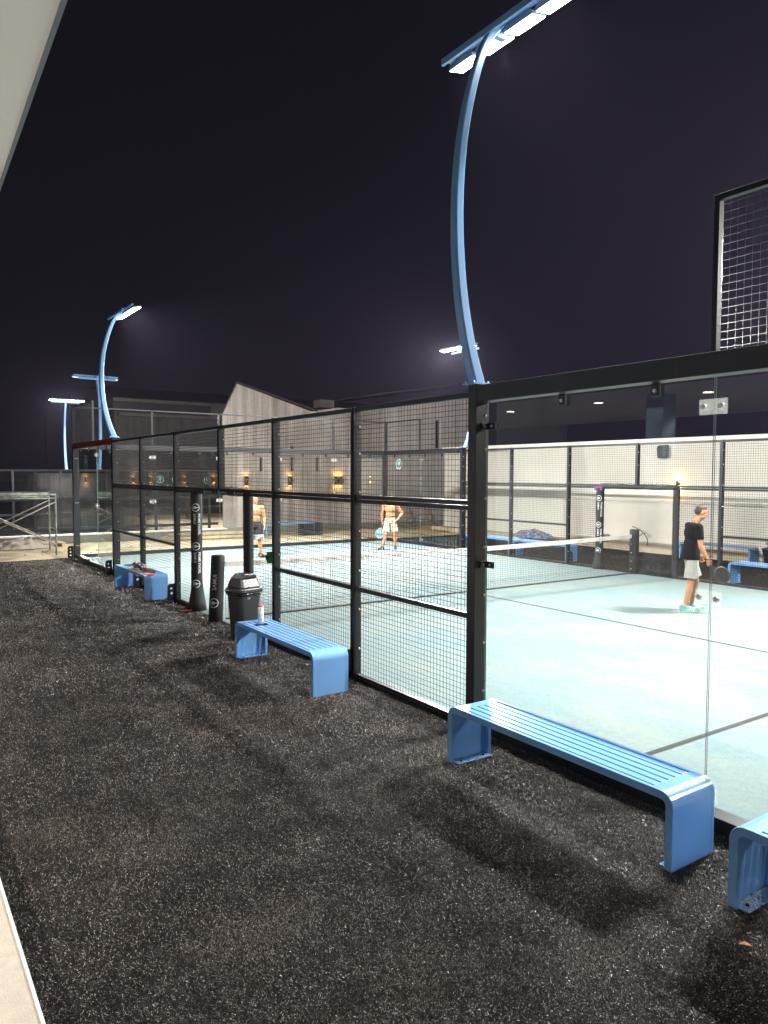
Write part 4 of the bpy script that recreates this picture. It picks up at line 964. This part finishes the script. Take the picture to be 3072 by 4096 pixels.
# things on the ledge
T = thing('cable', 'black curved cable arching out of the ledge by the white wall', 'cable', (14.75, 9.5, .17))
for pts in ([(0,.0,.56),(0,-.16,.52),(0,-.32,.44),(0,-.46,.34),(0,-.55,.21),(0,-.57,.10),(0,-.53,.0)], [(0,-.10,.02),(0,-.17,.17),(0,-.27,.28),(0,-.38,.36),(0,-.47,.39)]):
    mb = MB(); mb.tube(pts, .013, 6); mb.build('strand', 'cable_black', T, fix=False)
crumple('patterned_cloth', 'blue and white patterned cloth heaped on the ledge by the white wall', 'cloth', (14.1, 13.0, .17), .30, 1.0, .27, 'pattern_fabric', 12, 9)
T = thing('plastic_tub', 'dark round tub by the white wall at the right edge', 'tub', (14.35, 4.75, 0)); mb = MB(); mb.lathe([(.30,0),(.33,.02),(.40,.42),(.42,.43),(.42,.46),(.37,.46),(.34,.06),(.0,.06)], n=28); mb.build('tub_body', 'bin_plastic', T)
mb = MB(); 
for k in range(7): mb.cap((random.uniform(-.2,.2), random.uniform(-.2,.2), .2), (random.uniform(-.35,.35), random.uniform(-.35,.35), .55+random.uniform(0,.12)), .018, .03, 8)
mb.build('handles', 'wood', T)
T = thing('plant_pot', 'small square grey pot on the ledge behind the far fence', 'pot', (14.75, 10.6, .17)); mb = MB(); frust(mb, .24, .24, 0, .30, .30, .24, .08); mb.build('pot_body', 'pot_grey', T)

# ================================================================= BACK: YARD, HALL, NEXT COURT
# concrete hall with two gables
T = thing('concrete_hall', 'stained concrete hall with sloping gables behind the court', 'building', (0, 21.5, 0))
poly = [(6.37,-.1),(19.3,-.1),(19.3,6.27),(12.45,5.02),(11.38,5.02),(10.15,4.81),(6.96,5.70),(6.37,4.50)]
holes = [(16.49,3.48,16.78,4.73),(7.9,2.39,8.0,2.93),(9.23,2.40,9.37,2.95),(10.38,2.40,10.52,2.97),(6.80,3.21,7.07,3.30),(9.24,3.22,9.36,3.41)]
Vv, Ff = flat([poly]+[[(a,b),(c,b),(c,d),(a,d)] for a,b,c,d in holes])
mb = MB(); mb._add([(x, 0, z) for x, z, _ in Vv], Ff)
for po in [poly]+[[(a,b),(c,b),(c,d),(a,d)] for a,b,c,d in holes]:
    n = len(po); dep = 8 if po is poly else .25
    sk = .43*dep if po is poly else 0; mb._add([(x, 0, z) for x, z in po]+[(x+sk, dep, z) for x, z in po], [(k, (k+1)%n, n+(k+1)%n, n+k) for k in range(n)])
mb.build('wall', 'concrete', T)
def cladding(po, hs):
    V_, F_ = flat([po]+hs); mb = MB(); mb._add([(x, -.05, z) for x, z, _ in V_], F_)
    for q in [po]+hs: n = len(q); mb._add([(x, -.05, z) for x, z in q]+[(x, -.001, z) for x, z in q], [(k, (k+1)%n, n+(k+1)%n, n+k) for k in range(n)])
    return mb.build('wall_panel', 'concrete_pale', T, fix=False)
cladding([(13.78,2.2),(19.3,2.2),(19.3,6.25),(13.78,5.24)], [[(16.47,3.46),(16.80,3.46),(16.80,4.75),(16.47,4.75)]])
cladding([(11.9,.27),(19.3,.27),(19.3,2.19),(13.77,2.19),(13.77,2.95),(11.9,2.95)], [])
for a,b,c,d in holes:
    mb = MB(); mb.box(a-.02, .2, b-.02, c+.02, .24, d+.02); mb.build('window', 'glass_dark', T)
mb = MB()
for (x0,z0),(x1,z1) in (((6.22,4.22),(6.96,5.71)),((6.96,5.71),(10.4,4.80)),((12.3,5.02),(19.6,6.36))):
    h = .07
    y0, y1 = -.12, 8; sk = .43; q = [(x0,z0),(x1,z1),(x1,z1+h),(x0,z0+h)]
    mb._add([(x+y0*sk, y0, z) for x, z in q]+[(x+y1*sk, y1, z) for x, z in q], [(0,1,2,3),(7,6,5,4)]+[(k, 4+k, 4+(k+1)%4, (k+1)%4) for k in range(4)])
mb.prism([(13.0,5.60),(19.9,6.72),(19.9,6.78),(13.0,5.66)], -.9, 8, 'y'); mb.build('roof', 'roof_dark', T)
mb = MB(); mb.box(10.75, .3, 5.03, 11.4, .9, 5.17+.18); mb.build('roof_box', 'gutter', T)
mb = MB(); mb.box(6.37, -.18, -.1, 17.2, -.005, .26); mb.build('plinth', 'concrete_low', T, bevel=.01)
for x, lab in ((7.30, 'amber wall lamp on the hall nearest the padded door post'), (9.15, 'amber wall lamp on the hall between its two narrow windows'), (11.27, 'left amber lamp of the pair on the concrete hall'), (11.48, 'right amber lamp of the pair on the concrete hall')): sconce((x, 21.48, 2.03), PI/2, lab, 1.6, 2.1)
for x in (7.55, 9.45):
    mb = MB(); mb.box(x-.2, 21.455, 1.25, x+.2, 21.478, 1.52); tag(mb.build('notice', 'paper'), 'pale notice on the hall wall nearer the padded door post' if x < 8 else 'pale notice on the hall wall further right', 'notice', 'pale notices on the hall wall')
mb = MB(); plane_print(mb, logo(.23), (13.95, 21.46, 1.93), (1,0,0), (0,0,1)); plane_print(mb, text('PRIME PADEL', .16), (13.50, 21.46, 1.50), (1,0,0), (0,0,1)); plane_print(mb, text('SAMUI', .16), (13.72, 21.46, 1.32), (1,0,0), (0,0,1))
tag(mb.build('wall_sign', 'sign_glow', fix=False), 'white round emblem with writing on the concrete hall wall', 'sign')
T = thing('trestle', 'brown folding trestle leaning against the hall wall', 'trestle', (14.6, 21.05, 0)); mb = MB()
for x in (0, 1.02): mb.tube([(x,-.1,.25),(x+.06,.18,1.0)], .022, 4); mb.tube([(x+.14,-.1,.25),(x+.06,.18,1.0)], .022, 4)
mb.tube([(.1,.05,.66),(1.12,.05,.72)], .02, 4); mb.build('frame', 'wood', T, fix=False)
# low wall between the yard and the lower court
T = thing('low_wall', 'low concrete retaining wall behind the sandy yard', 'wall'); mb = MB(); mb.box(-14, 20.95, -.7, 6.3, 21.2, .245); mb.build('wall_face', 'concrete_low', T); mb = MB(); mb.box(-14, 20.90, .247, 6.3, 21.25, .29); mb.build('coping', 'coping', T)
# next court
def far_fence_run(y, x0, x1, label, first=-.06, step=2.0, zt_=2.43, zb=-.62):
    T = thing('court_fence', label, 'mesh fence', (0, y, 0)); x = first
    while x > x0: x -= step
    while x < x1:
        if x > x0: mb = MB(); mb.box(x-.045, -.04, zb, x+.045, .04, zt_-.005); mb.build('post', 'black_steel', T)
        x += step
    for z in (zt_, 1.42, .42): mb = MB(); mb.box(x0, -.035, z-.05, x1, -.0, z+.0 if z == zt_ else z+.05); mb.build('cross_rail', 'black_steel', T)
    mb = MB(); wires(mb, 'x', -.03, x0, x1, zb+.1, zt_-.04, .0505, .0021); mb.build('mesh_panel', 'wire', T, fix=False)
far_fence_run(21.8, -12, 6.3, 'black mesh fence above the low concrete wall at left', -.05)
far_fence_run(31.8, -10, 10.5, 'distant mesh fence on the far side of the lower court', .67)
mb = MB(); mb._add([(-10,21.9,-.612),(10.5,21.9,-.612),(10.5,31.7,-.612),(-10,31.7,-.612)], [(0,1,2,3)]); struct('lower_court_floor', mb, 'court_carpet')
T = thing('glass_wall', 'distant glass panels with round emblems on the lower court', 'glass wall', (0, 30.9, 0))
for x in (6.4, 8.4): mb = MB(); mb.box(x, 0, -.6, x+1.97, .012, 2.4); mb.build('glass_pane', 'glass', T)
mb = MB(); mb.box(6.3, -.05, 2.402, 10.45, .06, 2.52); mb.build('beam', 'black_steel', T)
mb = MB()
for x, z in ((7.0, 2.01), (7.76, 2.01), (9.38, 1.96)): mb = MB(); plane_print(mb, logo(.18), (x, -.01, z), (1,0,0), (0,0,1)); mb.build('printed_logo', 'decal_mint', T, fix=False)
lamp('slim floodlight pole seen end on behind the near court', (2.0, 21.8, 2.44), PI/2, power=NEXT_W, led='led_soft')
lamp('floodlight pole above the fence at far left, facing the camera', (2.93, 31.8, 2.45), -PI/2, power=NEXT_W)
# long dark hall behind everything
T = thing('long_hall', 'long dark building with low eaves far behind the courts', 'building', (0, 36, 0))
mb = MB(); mb.box(6.2, 0, -.7, 30, 8, 5.6); mb.box(3.0, .002, -.7, 6.2, 7, 2.3); mb.build('wall', 'concrete_dark', T)
mb = MB(); mb.prism([(-.9,5.62),(-.9,6.05),(5,7.4),(9,7.4),(9,5.62)], 5.9, 30.4, 'x'); mb.build('roof', 'roof_dark', T)
mb = MB(); mb.box(5.9, -1.05, 6.05, 30.4, -.9, 6.22); mb.box(6.3, -.6, 5.35, 30, -.1, 5.5); mb.box(11.2, -1.0, 5.4, 12.2, -.95, 6.05); mb.build('gutter', 'gutter', T)
for i, (x, lab) in enumerate(((4.7,'first'),(7.15,'second'),(8.06,'third'),(10.0,'fourth'),(11.7,'fifth'))):
    sconce((x, 35.98, 1.95), PI/2, lab+' amber lamp from the left on the long dark building', 5, 1.6)
mb = MB(); mb.tube([(7.07,60,-.6),(7.07,60,6.8)], .05, 6); tag(mb.build('mast', 'gutter', fix=False), 'thin distant mast rising above the left fence', 'mast')
# scaffold
T = thing('scaffold_frame', 'green and grey scaffold frame with crossed braces in the sandy yard', 'scaffold')
for y in (17.39, 19.04):
    mb = MB(); x = -.25 if y < 18 else -.12
    for xx in (x, x-2.2): mb.cyl((xx,y,0), (xx,y,1.74), .024, n=10)
    mb.cyl((x,y,1.70), (x-2.2,y,1.70), .022, n=8); mb.cyl((x,y,1.60), (x-2.2,y,1.60), .018, n=8); mb.build('frame', 'scaffold_paint', T)
    mb = MB(); mb.cyl((x,y-.03,1.5), (x-2.2,y-.03,.42), .014, n=8); mb.cyl((x,y-.05,.30), (x-2.2,y-.05,1.42), .020, n=8); mb.build('brace', 'scaffold_brace', T)
mb = MB(); 
for xx in (-.18, -2.4): mb.cyl((xx-.06,17.4,1.7), (xx+.06,19.04,1.7), .02, n=8); mb.cyl((xx-.06,17.4,.7), (xx+.06,19.04,.7), .016, n=8)
mb.build('frame', 'scaffold_paint', T)
T = thing('pallet', 'pale wooden pallet lying in the sand by the low wall', 'pallet', (-.15, 20.2, 0), R(4)); mb = MB()
for k in range(6): mb.box(-.6, -.4+k*.15, .11, .6, -.3+k*.15, .13)
for x in (-.6, -.05, .5): mb.box(x, -.4, .0, x+.1, .45, .108)
mb.build('boards', 'pale_wood', T)
crumple('plastic_sheet', 'crumpled beige sheet thrown over the pallet', 'sheet', (-.75, 20.0, .0), .95, .45, .36, 'sheet_plastic', 21, 8)
T = thing('board_stack', 'orange-brown timber boards lying across the yard before the hall', 'timber', (14.4, 18.5, 0), R(3)); 
for k in range(4): mb = MB(); mb.box(-1.7+.3*k, -.5+.26*k, .0, 1.5+.2*k, -.32+.26*k, .045+.01*(k%2)); mb.build('board', 'wood', T)
T = thing('pipe_bundle', 'pale bamboo poles lying in the sand by the low wall', 'poles', (5.1, 19.9, 0), R(-4))
for k, (y, z) in enumerate(((0,.07),(.16,.07),(.32,.07),(.08,.19),(.24,.19))): mb = MB(); mb.cyl((-1.6+.1*k,y,z), (1.4+.13*k,y,z), .068, .06, 12); mb.build('pole', 'pale_wood', T)
T = thing('storage_crate', 'black open crate standing before the back bench', 'crate', (9.15, 19.75, 0), R(5)); mb = MB(); mb.box(-.42,-.2,.0,.42,.2,.06)
for q in range(5):
    z = .06+q*.075; mb.box(-.42,-.2,z+.02,.42,-.185,z+.07); mb.box(-.42,.185,z+.02,.42,.2,z+.07); mb.box(-.42,-.185,z+.02,-.405,.185,z+.07); mb.box(.405,-.185,z+.02,.42,.185,z+.07)
for x in (-.42,-.14,.12,.40): mb.box(x,-.206,.06,x+.02,-.201,.44); mb.box(x,.201,.06,x+.02,.206,.44)
mb.build('crate_body', 'bin_plastic', T)
def mound(label, c, rx, ry, h, seed):
    o = crumple('sand_heap', label, 'sand heap', c, rx, ry, h, 'sand', seed, 3, 26); return o
mound('low heap of pale sand behind the far glass', (1.6, 19.3, -.02), 1.7, .7, .16, 31); mound('low heap of sand and rubble right of the bamboo poles', (11.6, 19.8, -.02), 1.6, .6, .2, 35)
mb = MB(); rn = random.Random(5)
for k in range(110):
    x, y = rn.choice([(rn.uniform(-3, 3), rn.uniform(17, 20.8)), (rn.uniform(3, 14), rn.uniform(18, 20.8))]); s_ = rn.uniform(.012, .035)
    mb.ell((x, y, s_*.3), (s_, s_*.8, s_*.5), 6, 4)
tag(mb.build('rubble', 'concrete_low', fix=False), 'small stones scattered over the sandy yard', 'rubble', kind='stuff')

# ================================================================= CLUBHOUSE TERRACE (camera side)
g = MB(); g.box(-16, -14, -.2, -4.03, 14, .5); struct('terrace_floor', g, 'stone_edge')
mb = MB(); mb.box(-4.03, -14, .35, -4.018, 14, .503); struct('terrace_kerb', mb, 'edge_trim')
T = thing('clubhouse', 'white soffited clubhouse terrace roof over the camera', 'building')
mb = MB(); mb.box(-12, -10, 3.52, -3.935, 13, 3.85); mb.build('roof', 'ceiling_paint', T, rotz=-.025)
mb = MB(); mb.box(-3.934, -10, 3.512, -3.923, 13, 3.86); mb.build('roof_trim', 'lamp_housing', T, rotz=-.025)
mb = MB(); mb.box(-9.4, 7.5, .5, -9.2, 13, 3.52); mb.build('wall', 'grey_wall', T)
mb = MB(); mb.box(-9.5, -10, .5, -9.3, 7.49, 3.52); mb.build('wall', 'maroon_wall', T)
mb = MB(); mb.box(-5.25, 1.72, .5, -4.95, 2.02, 3.52); mb.build('column', 'teal_paint', T)
mb = MB(); mb.box(-5.25, -4.5+1.9-5, .5, -4.95, -4.2+1.9-5, 3.52); mb.build('column', 'teal_paint', T)
for x, y in ((-5.45, 5.45), (-5.4, 3.30), (-5.35, 1.26), (-5.35, -.8), (-5.35, -2.9)):
    mb = MB(); mb.cyl((x, y, 3.519), (x, y, 3.505), .07, n=18); mb.build('downlight', 'downlight', T)
    ld = bpy.data.lights.new('downlight_lamp', 'SPOT'); ld.energy = 190; ld.color = (1, .93, .84); ld.spot_size = R(120); ld.spot_blend = .6; ld.shadow_soft_size = .06
    lo = bpy.data.objects.new('downlight_lamp', ld); COL.objects.link(lo); lo.parent = T; lo.location = (x, y, 3.49)

# ================================================================= ADDED HAZE
mv = bpy.data.materials.new('haze'); mv.use_nodes = True; n = mv.node_tree.nodes; l = mv.node_tree.links; n.clear()  # tinted volume added to stand in for bloom round the lamps
o = n.new('ShaderNodeOutputMaterial'); v = n.new('ShaderNodeVolumePrincipled'); v.inputs['Color'].default_value = (.74, .68, 1.0, 1); v.inputs['Density'].default_value = .00024; v.inputs['Anisotropy'].default_value = .62
l.new(v.outputs[0], o.inputs['Volume']); MAT['haze'] = mv
mb = MB(); mb.box(-30, -30, -1.7, 45, 66, 14); hz = mb.build('haze', 'haze'); hz['kind'] = 'stuff'; tag(hz, 'thin purple haze added for halos round the floodlights', 'haze')
S.cycles.volume_bounces = 0
